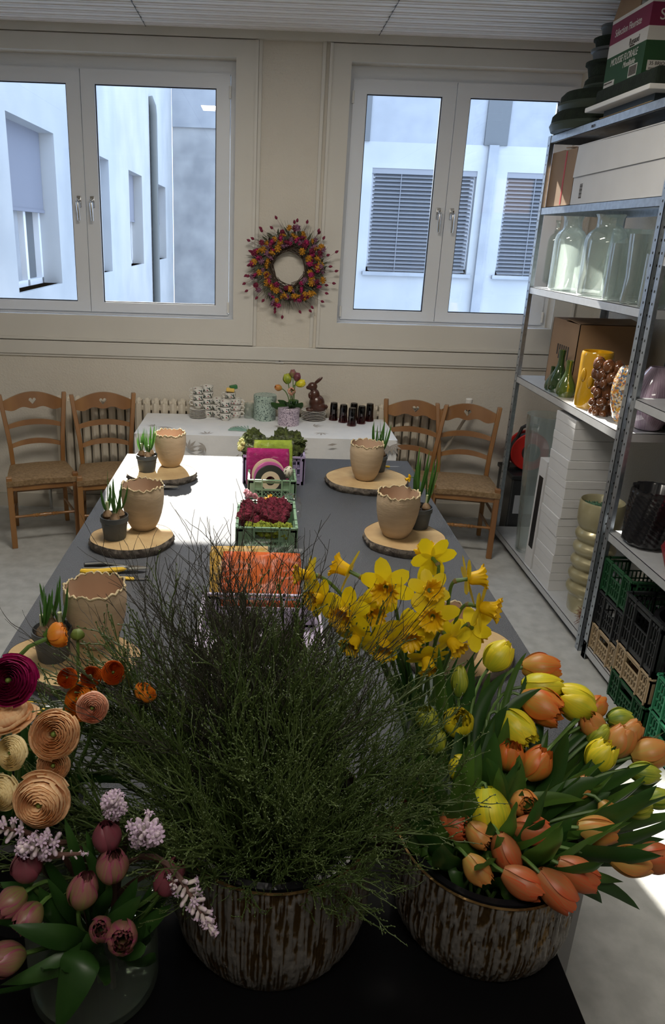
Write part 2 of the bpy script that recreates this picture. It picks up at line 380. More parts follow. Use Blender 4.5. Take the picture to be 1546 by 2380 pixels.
# ------------------------------------------------------------ radiator
T = .74
rad = thing('radiator', (-.1, 4.89, 0), 'cream column radiator along the wall under the windows', 'radiator')
rb = MB(); x = -1.36
while x < 1.20:
    rb.box(x-.023, x+.023, 4.855, 4.93, .16, .815); rb.tube([(x, 4.86, .17), (x, 4.86, .80)], .021, 8); rb.tube([(x, 4.925, .17), (x, 4.925, .80)], .021, 8)
    rb.ball((x, 4.89, .80), .045, 8, 6, (.5, 1, .7)); x += .0595
rb.build('radiator_columns', 'radiator', rad, world=True)
rb = MB()
for z in (.20, .76): rb.tube([(-1.4, 4.89, z), (1.2, 4.89, z)], .022, 8)
rb.build('header_pipe', 'radiator', rad, world=True)
rb = MB(); rb.tube([(-1.40, 4.89, .2), (-1.46, 4.89, .2), (-1.47, 4.89, .18), (-1.47, 4.89, .0)], .011, 8); rb.tube([(-1.47, 4.84, .2), (-1.47, 4.89, .2)], .022, 10)
rb.build('valve_pipe', 'chrome', rad, world=True)

# ------------------------------------------------------------ tables
mat('steel_leg', (.3, .3, .31), .4, .8); mat('table_board', (.35, .22, .12), .5)
def table(x0, x1, y0, y1, zt, label, th=.03):
    t = thing('table', ((x0+x1)/2, (y0+y1)/2, 0), label, 'table')
    MB().box(x0, x1, y0, y1, zt-th, zt).build('tabletop', 'table_board', t, smooth=False, world=True)
    for x in (x0+.06, x1-.06):
        for y in (y0+.06, y1-.06): MB().box(x-.02, x+.02, y-.02, y+.02, 0, zt-th).build('leg', 'steel_leg', t, smooth=False, world=True)
    return t
table(-.715, .825, 1.24, 3.85, T-.003, 'long work table under the dark grey cloth')
table(-.75, .845, 4.29, 4.815, T-.004, 'buffet table under the white cloth before the radiator')
clm = mat('dark_cloth', (.066, .074, .090), .40, bump=.6, bscale=300, var=.45, scale=300, detail=2, spec=1.0)
def cloth(x0, x1, y0, y1, z, drop, mt, label, wav=.006, th=.0018):
    b = MB(); n = 40; random.seed(3)
    b.box(x0, x1, y0, y1, z-th, z)
    def side(p, q, nx, ny):
        L_ = (V(q)-V(p)).length
        def g(u, v):
            a = V(p).lerp(V(q), u); w_ = wav*math.sin(u*L_*17+1.3*math.sin(u*L_*5))*v + .012*v
            return (a.x+nx*w_, a.y+ny*w_, z-th*.5-v*drop)
        b.grid(g, int(L_*40), 8)
    side((x0, y0, 0), (x1, y0, 0), 0, -1); drop = min(drop, .12); side((x1, y1, 0), (x0, y1, 0), 0, 1); side((x0, y1, 0), (x0, y0, 0), -1, 0); side((x1, y0, 0), (x1, y1, 0), 1, 0)
    o = b.build('tablecloth', mt, None, angle=50); tag(o, label, 'tablecloth'); return o
cloth(-.72, .83, 1.235, 3.855, T, .10, 'dark_cloth', 'dark grey woven vinyl cloth over the long work table', .002)
mat('white_cloth', (.74, .74, .74), .6, bump=.15, bscale=30, col2=(.68, .69, .70), scale=9)
wc = cloth(-.755, .85, 4.285, 4.82, T, .36, 'white_cloth', 'white damask cloth with grey leaf print over the buffet table', .007)
mat('leaf_print', (.36, .33, .30), .7)
lp = MB(); random.seed(11)
for i in range(32):
    cx, cz, a0, sz = R(-.72, .82), R(.50, .72), R(0, 6.28), R(.04, .065)
    for k in range(5):
        a = a0+(k-2)*.55; L_ = sz*(1.25-.15*abs(k-2)); ww = L_*.12
        p = [(0, 0), (L_*.5, ww), (L_, 0), (L_*.5, -ww)]
        q = [(cx+math.cos(a)*u-math.sin(a)*v_, 4.262-.0004*k-.0002*i, cz+math.sin(a)*u+math.cos(a)*v_) for u, v_ in p]
        if max(z for _, _, z in q) < T-.01: lp.add(q, [(0, 1, 2, 3)])
for i in range(20):
    cx, cy, a0, sz = R(-.7, .8), R(4.31, 4.6), R(0, 6.28), R(.04, .07)
    for k in range(5):
        a = a0+(k-2)*.55; L_ = sz*(1.25-.15*abs(k-2)); ww = L_*.10
        q = [(cx+math.cos(a)*u-math.sin(a)*v_, max(4.288, cy+math.sin(a)*u+math.cos(a)*v_), T+.0006) for u, v_ in [(0, 0), (L_*.5, ww), (L_, 0), (L_*.5, -ww)]]
        if i % 2: lp.add(q, [(0, 1, 2, 3)])
lp.build('leaf_print', 'leaf_print', wc, smooth=False)['label'] = 'grey leaf print'
mat('black_top', (.0025, .0025, .003), .5, spec=.08)
bt = thing('counter', (-.3, .6, 0), 'matt black counter in the foreground carrying the flower planters', 'counter')
MB().box(-1.1, .541, .10, 1.135, T-.04, T).build('countertop', 'black_top', bt, smooth=False, world=True, bevel=.002)
MB().box(-1.05, .50, .14, 1.10, 0, T-.04).build('cabinet_body', 'black_top', bt, smooth=False, world=True)

# ------------------------------------------------------------ chairs
def make_chair(loc, rz, label):
    t = thing('dining_chair', loc, label, 'chair', 'rush seated chairs by the wall', rz)
    def leg(a, b, r0, r1, nm='leg'):
        return MB().tube([a, b], [r0, r1], 8).build(nm, 'chair_wood', t, bevel=.002)
    fx, fy, rx_, ry, hs = .195, -.17, .155, .16, .455
    for s_ in (-1, 1):
        m_ = MB(); m_.box(-.017, .017, -.017, .017, 0, hs+.012, Matrix.Translation((s_*fx, fy, 0))); m_.build('leg', 'chair_wood', t, smooth=False, bevel=.004)
        m_ = MB(); pts = [(s_*(rx_+.01), ry+.055, 0), (s_*rx_, ry, .42), (s_*(rx_+.008), ry+.015, .58), (s_*(rx_+.045), ry+.10, .885)]
        for i in range(3):
            pass
        n = 14; P_ = []
        for i in range(n+1):
            q = i/n*3; j = min(int(q), 2); P_.append(V(pts[j]).lerp(V(pts[j+1]), q-j))
        vs = []; 
        for p in P_:
            for dx, dy in ((-.014, -.019), (.014, -.019), (.014, .019), (-.014, .019)): vs.append((p.x+dx, p.y+dy, p.z))
        m_.add(vs, [(i*4+k, i*4+(k+1) % 4, i*4+4+(k+1) % 4, i*4+4+k) for i in range(n) for k in range(4)]+[(3, 2, 1, 0), tuple(n*4+k for k in range(4))])
        m_.build('rear_leg', 'chair_wood', t, bevel=.004)
    # seat rails + rush seat
    m_ = MB()
    m_.cbox((0, fy, .40), (2*fx, .02, .045)); m_.cbox((0, ry, .40), (2*rx_, .02, .045))
    for s_ in (-1, 1): m_.tube([(s_*fx, fy, .40), (s_*rx_, ry, .40)], .016, 4)
    m_.build('seat_rail', 'chair_wood', t, smooth=False)
    def seat(u, v):
        a, b = u*2-1, v*2-1; x = a*(fx+.018+(rx_-fx)*v*.95); y = fy-.022+v*(ry-fy+.03)
        rr = max(abs(a), abs(b)); z = .447+.022*(1-rr**4)-.006*(1-abs(abs(a)-abs(b)))
        return (x, y, z)
    m_ = MB(); m_.grid(seat, 24, 24)
    m_.grid(lambda u, v: (lambda p: (p[0], p[1], p[2]-.032*v))(seat(*((u*4, 0) if u < .25 else (1, u*4-1) if u < .5 else (3-u*4, 1) if u < .75 else (0, 4-u*4)))), 96, 2)
    m_.build('seat', 'rush', t, angle=60)
    # curved slats
    def slat(z0, h, nm, yb, hw, arch=.02):
        def prof(xx): return z0+arch*(1-(xx/hw)**2)
        b = MB()
        def g(u, v):
            xx = -hw+2*hw*u; yc = yb+.028*(1-(xx/hw)**2)
            q = [(-.007, 0), (.007, 0), (.007, h), (-.007, h)][int(v*4) % 4]
            return (xx, yc+q[0]+ (q[1]/h)*.008, prof(xx)+q[1]*(1-.25*(xx/hw)**2))
        b.grid(g, 20, 4, cv=True); b.build(nm, 'chair_wood', t, bevel=0)
    slat(.545, .032, 'back_slat', ry+.022, rx_+.006); slat(.665, .034, 'back_slat', ry+.048, rx_+.022)
    # crest with heart
    b = MB(); hw = .192; yb = ry+.075
    def top(x): return .838+.052*math.cos(x/hw*PI/2)**1
    def bot(x): return .782-.008*math.cos(x/hw*PI*3) + .012*(1-abs(x)/hw)
    hz, hr = .838, .024
    def ht(x): q = abs(x)/hr; return hz+hr*.75*(math.sqrt(max(0, 1-(2*q-1)**2)))*.62+ .012*(1-q)*q
    def hb(x): q = abs(x)/hr; return hz-hr*1.15*(1-q)
    def strip(x0, x1, lo, hi, n):
        def g(u, v):
            x = x0+(x1-x0)*u; yc = yb+.03*(1-(x/hw)**2); k = int(round(v*4)) % 4
            z = lo(x) if k in (0, 1) else hi(x); return (x, yc+(-.009 if k in (0, 3) else .009)+(z-.78)*.25, z)
        b.grid(g, n, 4, cv=True)
    strip(-hw, -hr, bot, top, 12); strip(hr, hw, bot, top, 12); strip(-hr, hr, bot, hb, 16); strip(-hr, hr, ht, top, 16)
    b.build('crest_rail', 'chair_wood', t)
    # stretchers
    pr = [(0, .010), (.06, .008), (.12, .009), (.125, .013), (.135, .009), (.145, .014), (.155, .009), (.165, .013), (.175, .010), (.195, .015), (.215, .010), (.225, .013), (.235, .009), (.245, .014), (.255, .009), (.265, .013), (.27, .009), (.33, .008), (.39, .010)]
    MB().tube([(-.195+a, fy, .205) for a, _ in pr], [r_ for _, r_ in pr], 10).build('turned_stretcher', 'chair_wood', t)
    MB().tube([(-rx_, ry+.03, .25), (rx_, ry+.03, .25)], .008, 8).build('stretcher', 'chair_wood', t)
    for s_ in (-1, 1):
        for z in (.17, .29): MB().tube([(s_*fx, fy, z), (s_*rx_, ry+.03, z)], .009, 6).build('stretcher', 'chair_wood', t)
    return t
c1 = make_chair((-1.385, 4.43, 0), .36, 'wooden heart-back chair at the far left, farthest from the table')
dup(c1, (-.955, 4.47, 0), .29, 'wooden heart-back chair standing just left of the tables')
dup(c1, (1.325, 4.42, 0), -.19, 'wooden heart-back chair at the right, beside the metal shelves')
dup(c1, (.955, 4.50, 0), -.34, 'wooden heart-back chair half hidden behind the right corner of the tables')

# outlet on the wall
ol = thing('wall_socket', aty(650, 834, WY-.001), 'small square beige wall switch above the buffet table', 'socket'); ol.location.y = WY
MB().cbox((0, -.006, 0), (.058, .012, .058)).build('cover_plate', 'white', ol, smooth=False, bevel=.003)
MB().cbox((0, -.014, 0), (.012, .008, .03)).build('switch_rocker', 'ext_dark', ol, smooth=False)

# ------------------------------------------------------------ crockery on the buffet table
mat('china', (.70, .68, .63), .2); 
def china_print():
    M = mat('china_print', (.70, .68, .63), .2); nt = M.node_tree; N = nt.nodes; L = nt.links
    tc = N.new('ShaderNodeTexCoord'); vo = N.new('ShaderNodeTexVoronoi'); vo.inputs['Scale'].default_value = 95; L.new(tc.outputs['Object'], vo.inputs['Vector'])
    lt_ = N.new('ShaderNodeMath'); lt_.operation = 'LESS_THAN'; lt_.inputs[1].default_value = .42; L.new(vo.outputs['Distance'], lt_.inputs[0])
    cr = N.new('ShaderNodeValToRGB'); cr.color_ramp.interpolation = 'CONSTANT'; e = cr.color_ramp.elements; e[0].color = (.02, .07, .04, 1); e[1].position = .55; e[1].color = (.03, .03, .05, 1)
    q = e.new(.75); q.color = (.3, .03, .05, 1); q = e.new(.87); q.color = (.7, .68, .63, 1)
    sc = N.new('ShaderNodeSeparateColor'); L.new(vo.outputs['Color'], sc.inputs[0]); L.new(sc.outputs[0], cr.inputs[0])
    sz = N.new('ShaderNodeSeparateXYZ'); L.new(tc.outputs['Object'], sz.inputs[0])
    g = N.new('ShaderNodeMath'); g.operation = 'COMPARE'; g.inputs[1].default_value = .031; g.inputs[2].default_value = .0135; L.new(sz.outputs[2], g.inputs[0])
    mu = N.new('ShaderNodeMath'); mu.operation = 'MULTIPLY'; L.new(g.outputs[0], mu.inputs[0]); L.new(lt_.outputs[0], mu.inputs[1])
    mx = N.new('ShaderNodeMix'); mx.data_type = 'RGBA'; mx.inputs[6].default_value = (.7, .68, .63, 1); L.new(mu.outputs[0], mx.inputs[0]); L.new(cr.outputs[0], mx.inputs[7]); L.new(mx.outputs[2], N['Principled BSDF'].inputs['Base Color'])
china_print()
def cup_mesh():
    pr = [(.0, .0), (.020, 0), (.0205, .005), (.027, .011), (.034, .024), (.037, .042), (.0375, .052), (.0355, .052), (.034, .035), (.028, .016), (0, .008)]
    return MB().lathe(pr, 28)
def make_cup(loc, label, rz):
    t = thing('coffee_cup', loc, label, 'cup', 'stacked coffee cups on the buffet table', rz)
    b = cup_mesh().build('cup_bowl', 'china_print', t)
    h = MB(); h.tube([(.036, 0, .044), (.05, 0, .046), (.058, 0, .035), (.052, 0, .022), (.035, 0, .017)], .0042, 6); h.build('handle', 'china', t)
    return t
ms = 'saucer'
def make_disc(name, r, loc, label, cat, group, h=.012):
    o = MB().lathe([(0, 0), (r*.5, 0), (r*.55, .002), (r*.98, h-.003), (r, h-.001), (r*.98, h), (r*.55, .005), (0, .0045)], 36).build(name, 'china', None, angle=25)
    o.location = loc; return tag(o, label, cat, group)
cup0 = None
def ordw(k): return ['lowest', 'second', 'third', 'fourth', 'fifth', 'sixth', 'seventh', 'eighth'][k]
stacks = [((461, 970), 3, 'on the pile of saucers at the left', 7, PI), ((486, 959), 5, 'in the tallest back stack', 0, 2.8), ((506, 970), 3, 'in the stack right of the tallest one', 0, 2.7), ((524, 977), 3, 'in the front stack', 0, 2.9), ((549, 968), 3, 'in the right stack nearest the green tin', 0, -.3), ((537, 957), 4, 'in the back stack carrying the sponge', 0, 2.9)]
sa0 = None
for (p, n, where, ns, rz) in stacks:
    b = atz(p[0], p[1], T); b.y = min(b.y, 4.75); z = T
    for k in range(ns):
        l = 'white saucer, %s from the bottom in the left saucer pile' % ordw(k)
        if not sa0: sa0 = make_disc('saucer', .058, (b.x, b.y, z), l, 'saucer', 'pile of saucers on the buffet table')
        else: d = sa0.copy(); COL.objects.link(d); d.location = (b.x, b.y, z); d['label'] = l
        z += .0085
    if ns: z += .006
    for k in range(n):
        l = 'leaf-patterned white coffee cup, %s %s' % (ordw(k)+' from the bottom', where)
        if not cup0: cup0 = make_cup((b.x, b.y, z), l, rz)
        else: dup(cup0, (b.x, b.y, z), rz+R(-.15, .15), l)
        z += .0405
    if 'sponge' in where:
        q = V((b.x, b.y, z+.014)); t = tag(MB().cbox((0, 0, .012), (.055, .04, .022)).build('sponge', mat('spg_y', (.75, .50, .12), .8), None, smooth=False, bevel=.006), 'yellow sponge lying on the back cup stack', 'sponge'); t.location = q; t.rotation_euler.y = .1
        t = tag(MB().cbox((0, 0, .014), (.05, .03, .026)).build('sponge_box', mat('spg_g', (.03, .16, .05), .5), None, smooth=False, bevel=.004), 'dark green packet behind the yellow sponge', 'packet'); t.location = q+V((.022, .028, .012)); t.rotation_euler = (0, -.15, .3)
# jar
b = atz(579, 966, T); b.y = min(b.y, 4.76)
j = thing('glass_jar', b, 'small clear glass jar left of the green tin', 'jar')
MB().lathe([(0, 0), (.03, 0), (.033, .004), (.033, .085), (.030, .092), (.031, .10), (.029, .10), (.031, .085), (.031, .006), (0, .004)], 28).build('jar_body', 'vase_glass', j)
# tins
def tin(px, py, r, h, mt, lid, label, speck):
    b = atz(px, py, T); b.y += r
    t = thing('round_tin', b, label, 'tin')
    MB().lathe([(0, 0), (r, 0), (r, h*.8), (0, h*.8)], 40).build('tin_body', mt, t, angle=30)
    MB().lathe([(r*1.0, h*.78), (r*1.04, h*.78), (r*1.04, h*.96), (r*1.0, h), (0, h*.985)], 40).build('lid', lid, t, angle=30)
mat('tin_green', (.36, .46, .40), .3, col2=(.06, .10, .09), scale=130, detail=1); mat('tin_purple', (.50, .42, .50), .3, col2=(.10, .07, .11), scale=150, detail=1)
for nm in ('tin_green', 'tin_purple'):
    r_ = [n for n in MATS[nm].node_tree.nodes if n.type == 'MAP_RANGE'][0]; r_.inputs[1].default_value = .56; r_.inputs[2].default_value = .60
tin(615, 980, .074, .165, 'tin_green', 'tin_green', 'tall round green speckled tin with lid', 0)
tin(671, 992, .070, .115, 'tin_purple', 'tin_purple', 'low round lilac speckled tin with lid', 0)
# plates + bunny
b = atz(730, 981, T); b.y += .08
for k in range(6):
    l = 'cream dinner plate, %s from the bottom of the pile under the chocolate rabbit' % ordw(k)
    if k == 0: pl0 = make_disc('dinner_plate', .083, (b.x, b.y, T), l, 'plate', 'pile of plates on the buffet table', .014)
    else: d = pl0.copy(); COL.objects.link(d); d.location = (b.x, b.y, T+k*.0105); d['label'] = l
mat('choc', (.06, .018, .010), .32, coat=.3, sss=0)
bz = T+5*.0105+.005
def skin_fig(name, verts, edges, radii, mt, parent, sub=2, world=False):
    me = bpy.data.meshes.new(name); me.from_pydata(verts, edges, []); o = bpy.data.objects.new(name, me); COL.objects.link(o)
    sk = o.modifiers.new('skin', 'SKIN'); sk.use_smooth_shade = True
    for i, r_ in enumerate(radii):
        rr = r_ if hasattr(r_, '__len__') else (r_, r_); me.skin_vertices[0].data[i].radius = rr
    me.skin_vertices[0].data[0].use_root = True
    ss = o.modifiers.new('ss', 'SUBSURF'); ss.levels = sub; ss.render_levels = sub
    dg = bpy.context.evaluated_depsgraph_get(); m2 = bpy.data.meshes.new_from_object(o.evaluated_get(dg)); bpy.data.objects.remove(o)
    m2.materials.clear(); m2.materials.append(MATS[mt]); m2.polygons.foreach_set('use_smooth', [True]*len(m2.polygons)); m2.name = name
    r = bpy.data.objects.new(name, m2); COL.objects.link(r); r.parent = parent; return r
bn = thing('chocolate_rabbit', (b.x+.004, b.y-.005, bz), 'dark chocolate rabbit figure sitting upright on the pile of plates', 'rabbit')
rm_ = MB()
for (c_, r_, sc_, e_) in (((.014, 0, .055), .05, (1.05, .9, 1.15), 0), ((-.004, 0, .105), .036, (1, .92, 1.3), 0), ((-.020, 0, .166), .030, (1.1, .85, .95), 0), ((-.045, 0, .158), .017, (1.1, .9, .8), 0), ((.034, -.024, .032), .034, (1.2, .7, 1), 0), ((.034, .024, .032), .034, (1.2, .7, 1), 0), ((-.03, -.02, .010), .014, (2.0, .8, .8), 0), ((-.03, .02, .010), .014, (2.0, .8, .8), 0), ((.074, 0, .03), .016, (1, 1, 1), 0), ((-.034, -.014, .105), .012, (1, .8, 1.7), 0), ((-.034, .014, .105), .012, (1, .8, 1.7), 0)):
    rm_.ball(c_, r_, 20, 14, sc_)
for y_, dz in ((-.010, 0), (.016, -.008)):
    rm_.ball((0, 0, 0), .016, 16, 12, (.75, .45, 2.3), M=Matrix.Translation((.016, y_, .208+dz)) @ Matrix.Rotation(.85, 4, 'Y'))
ro = rm_.build('rabbit_body', 'choc', bn)
md = ro.modifiers.new('r', 'REMESH'); md.mode = 'VOXEL'; md.voxel_size = .0025; md.use_smooth_shade = True; md = ro.modifiers.new('s', 'SMOOTH'); md.iterations = 6; md.factor = .6
# purple glasses
mat('glassdark', (.012, .006, .012), .08, coat=.5)
def gradmat():
    M = glassmat('purple_glass', (.45, .22, .27), .08, .5); nt = M.node_tree; N = nt.nodes; L = nt.links
    tc = N.new('ShaderNodeTexCoord'); sp = N.new('ShaderNodeSeparateXYZ'); L.new(tc.outputs['Object'], sp.inputs[0])
    cr = N.new('ShaderNodeValToRGB'); cr.color_ramp.elements[0].position = .25; cr.color_ramp.elements[0].color = (.50, .22, .26, 1); cr.color_ramp.elements[1].position = .8; cr.color_ramp.elements[1].color = (.004, .002, .006, 1)
    mm = N.new('ShaderNodeMath'); mm.operation = 'MULTIPLY'; mm.inputs[1].default_value = 8.2; L.new(sp.outputs[2], mm.inputs[0]); L.new(mm.outputs[0], cr.inputs[0])
    L.new(cr.outputs[0], [n for n in N if n.type == 'BSDF_TRANSPARENT'][0].inputs[0])
gradmat()
gls = [((774, 974), 'leftmost, at the back'), ((797, 981), 'second from the left'), ((818, 971), 'back middle, behind the front one'), ((817, 989), 'standing nearest the table edge'), ((839, 984), 'just right of the front one'), ((856, 975), 'rightmost, at the back')]
g0 = None
for (p, wd) in gls:
    b = atz(p[0], p[1], T); b.y = min(b.y, 4.77); l = 'upturned purple glass tumbler with dark base, '+wd
    if not g0:
        g0 = thing('tumbler', b, l, 'glass', 'upturned purple tumblers')
        MB().lathe([(.031, 0), (.030, .01), (.026, .03), (.0245, .06), (.025, .10), (.0225, .118), (0, .119), (0, .108), (.022, .107), (.0225, .06), (.0245, .03), (.029, 0), (.031, 0)], 28).build('tumbler_glass', 'purple_glass', g0)
    else: dup(g0, b, R(0, 3), l)
# green fan of sticks on the cloth
b = atz(578, 1003, T+.003)
fn = thing('paper_fan', b, 'pale green open fan lying on the front of the white cloth', 'fan')
fm_ = MB()
for k in range(9):
    a = PI-.15-k*.17; L_ = .13; fm_.tube([(0, 0, .002+k*.0006), (L_*math.cos(a), L_*math.sin(a)*.8, .004+k*.0006)], [.001, .0035], 4)
fm_.build('fan_blades', mat('fan', (.22, .38, .30), .6), fn)

# ------------------------------------------------------------ helpers for plants
def blade(mb, p0, p1, width, bend=(0, 0, 0), n=8, fold=.25, tipw=0, side=None, twist=0, wave=0, shape=1.0):
    """leaf / petal strip from p0 to p1 arched by bend; pointed tip"""
    p0, p1, bend = V(p0), V(p1), V(bend); d = (p1-p0)
    sd = V(side) if side else d.cross(V((0, 1, .2)))
    if sd.length < 1e-5: sd = V((1, 0, 0))
    sd.normalize(); nrm = sd.cross(d).normalized(); vs = []; cs = []; ph = R(0, 6)
    for j in range(n+1):
        t = j/n; c = p0+d*t+bend*(4*t*(1-t))*.5+bend*t*t*.5
        wd = width*(math.sin(PI*min(1, (t*.88+.12))**shape)**.8 if t < 1 else 0)
        wd = width*max(0, (math.sin(PI*(t**.75*.9+.1)))**.75) if t < 1 else tipw
        s2 = sd*math.cos(twist*t)+nrm*math.sin(twist*t); n2 = s2.cross(d).normalized()
        for i, a in enumerate((-1, -.5, 0, .5, 1)):
            w_ = wave*math.sin(t*14+ph+(2 if a > 0 else 0))*abs(a)*width
            vs.append(c+s2*(a*wd)+n2*(fold*wd*(a*a)+w_)); cs.append((i/4, t, 0))
    fs = [(j*5+i, j*5+i+1, j*5+5+i+1, j*5+5+i) for j in range(n) for i in range(4)]
    mb.add(vs, fs, cs)
def stem_tube(mb, a, b, r0=.003, r1=.0028, sag=(0, 0, 0), n=8, dirb=None):
    a, b = V(a), V(b); L_ = (b-a).length
    c1_ = a+V((0, 0, 1))*L_*.35+V(sag); c2_ = b-(V(dirb).normalized() if dirb else V((0, 0, 1)))*L_*.28
    mb.tube(bez(a, c1_, c2_, b, n), [r0+(r1-r0)*i/n for i in range(n+1)], 6)

# ------------------------------------------------------------ birch discs, clay pots, bulb pots
mat('slice_wood', (.50, .36, .18), .7, col2=(.38, .25, .115), scale=9, detail=6, bump=.15, bscale=120); mat('bark', (.20, .17, .14), .95, col2=(.055, .045, .04), scale=28, bump=1, bscale=60, stretch=(1, 1, .6), detail=5)
mat('clay', (.55, .42, .28), .8, col2=(.48, .36, .235), scale=9, bump=.12, bscale=50, stretch=(1, 1, 5)); mat('clay_in', (.52, .36, .25), .85)
mat('clay_rim', (.60, .49, .30), .85, var=.3, scale=60, bump=.4)
mat('nursery_pot', (.085, .095, .10), .5, var=.2, scale=12); mat('bulb', (.32, .22, .13), .6, col2=(.13, .07, .03), scale=40)
mat('blade_green', (.05, .13, .025), .4, trans=.3, attr=(.07, .20, .03)); mat('blade_pale', (.45, .48, .28), .5)
def rim_noise(a, sd): return .006*math.sin(a*11+sd)+.004*math.sin(a*23+sd*2)+.003*math.sin(a*37+sd)
def wood_slice(c, rx, ry, h, label, sd, knob=0):
    t = thing('wood_slice', (c[0], c[1], T), label, 'wood slice', 'birch slices carrying a pot each', sd*.7)
    def rr(a): return 1+.045*math.sin(2*a+sd)+.025*math.sin(3*a+sd*3)+.012*math.sin(7*a+sd)
    def P(r_, a): 
        ca = a
        return (rx*r_*rr(a)*math.cos(a-sd*.7), ry*r_*rr(a)*math.sin(a-sd*.7))
    m_ = MB(); n = 96
    def g(u, v):
        a = 2*PI*u; x, y = P(.985*v, a); cs_, sn = math.cos(sd*0), 0
        return (x, y, h)
    def rot(p): # local frame is rotated by sd*.7: undo so that rx/ry stay world aligned
        ca, sa_ = math.cos(-sd*.7), math.sin(-sd*.7); return (p[0]*ca-p[1]*sa_, p[0]*sa_+p[1]*ca, p[2])
    m_.grid(lambda u, v: rot((P(.985*v, 2*PI*u)[0], P(.985*v, 2*PI*u)[1], h)), n, 6, cu=True)
    m_.build('cut_face', 'slice_wood', t)
    m_ = MB()
    def sidef(u, v):
        a = 2*PI*u; k = noise.noise(V((math.cos(a)*9, math.sin(a)*9, v*3+sd)))*.035+noise.noise(V((math.cos(a)*30, math.sin(a)*30, v*6+sd)))*.02
        s_ = [.985, 1.0, 1.012, 1.01, .99, .97][min(5, int(round(v*5)))]; x, y = P(s_+(k if 0 < v < 1 else 0), a); return rot((x, y, h*(1-v)+.001*(v < .05)))
    m_.grid(sidef, 160, 5, cu=True); m_.build('bark_edge', 'bark', t, angle=70)
    return t
def clay_pot(loc, r, h, label, sd):
    t = thing('clay_pot', loc, label, 'pot', 'clay pots with a broken eggshell rim')
    pr = [(0, 0), (.52, 0), (.58, .02), (.74, .16), (.87, .34), (.96, .55), (1.0, .76), (.985, .9), (.955, 1.0)]
    ip = [(.90, 1.0), (.90, .8), (.86, .5), (.66, .2), (.45, .07), (0, .07)]
    def zig(a): return abs(((a*17/(2*PI)+.3*math.sin(a*3+sd)) % 1)*2-1)*.055+.015*math.sin(a*5+sd)
    def fn(rr, z, a): return (rr, z-(zig(a)*h*(max(0, z/h-.75)/.25)) if z > .75*h else z)
    MB().lathe([(a*r, b*h) for a, b in pr], 104, fn=fn).build('pot_wall', 'clay', t, angle=60)
    MB().lathe([(a*r, b*h) for a, b in ip], 104, fn=fn).build('pot_inside', 'clay_in', t, angle=60)
    m_ = MB(); random.seed(int(sd*10)); pts = []
    for i in range(105):
        a = 2*PI*i/104; z = h-zig(a)*h; rr = r*(.945+R(-.02, .03)); pts.append((rr*math.cos(a), rr*math.sin(a), z+R(-.0015, .003)))
    m_.tube(pts, [r*.040*R(.6, 1.3) for _ in pts], 6, cap=False); m_.build('clay_rim', 'clay_rim', t, angle=70)
    return t
def bulb_pot(loc, r, h, label, sd, leaves, flower=None, lean=0, hs=1):
    t = thing('bulb_pot_plant', loc, label, 'potted plant', 'small grey pots of sprouting bulbs'); random.seed(sd)
    MB().lathe([(0, 0), (r*.76, 0), (r*.78, .003), (r*.93, h*.74), (r*.97, h*.76), (r, h*.78), (r, h), (r*.94, h), (r*.92, h*.84), (0, h*.84)], 40).build('nursery_pot', 'nursery_pot', t, angle=35)
    MB().grid(lambda u, v: (r*.92*v*math.cos(2*PI*u), r*.92*v*math.sin(2*PI*u), h*.86+.008*noise.noise(V((u*9, v*4, sd)))), 30, 5, cu=True).build('soil', 'soil', t)
    for k in range(3):
        a = sd+k*2.1; bx, by = r*.5*math.cos(a), r*.5*math.sin(a); q = h*.86
        MB().lathe([(0, -.008), (.014, -.002), (.019, .01), (.015, .022), (.007, .032), (.003, .042)], 16, (bx, by, q)).build('bulb', 'bulb', t)
        m_ = MB(); pb = MB()
        for j in range(leaves):
            a2 = R(0, 6.28); L_ = R(.07, .135)*hs; tp = (bx+math.cos(a2)*.022+lean*L_, by+math.sin(a2)*.022, q+.03+L_); s_ = R(0, 3)
            b0 = (bx+math.cos(a2)*.003, by+math.sin(a2)*.003, q+.025)
            blade(m_, b0, tp, .0062, (math.cos(a2)*.012, math.sin(a2)*.012, 0), 8, .4, side=(math.cos(s_), math.sin(s_), 0))
        m_.build('leaves', 'blade_green', t)
        pb.tube([(bx, by, q+.03), (bx, by, q+.065)], [.007, .006], 8); pb.build('leaf_sheath', 'blade_pale', t)
    if flower:
        fc = V((bx-.04, by-.02, h+.135)); m_ = MB()
        for k in range(6):
            a = k*PI/3; blade(m_, fc, fc+V((-.006, math.cos(a)*.018-.004, math.sin(a)*.018)), .005, (0, 0, 0), 5, .2)
        m_.build('flower_petals', 'small_yellow', t); MB().tube([fc, fc+V((-.012, -.004, -.004)), fc+V((-.018, -.006, -.007))], [.003, .005, .0075], 10, cap=False).build('flower_trumpet', 'small_yellow', t)
        MB().tube(bez((bx, by, h), (bx, by, h+.1), fc+V((.02, 0, .015)), fc, 8), .0018, 6).build('flower_stem', 'blade_green', t)
    return t
mat('small_yellow', (.80, .50, .01), .5, trans=.2)
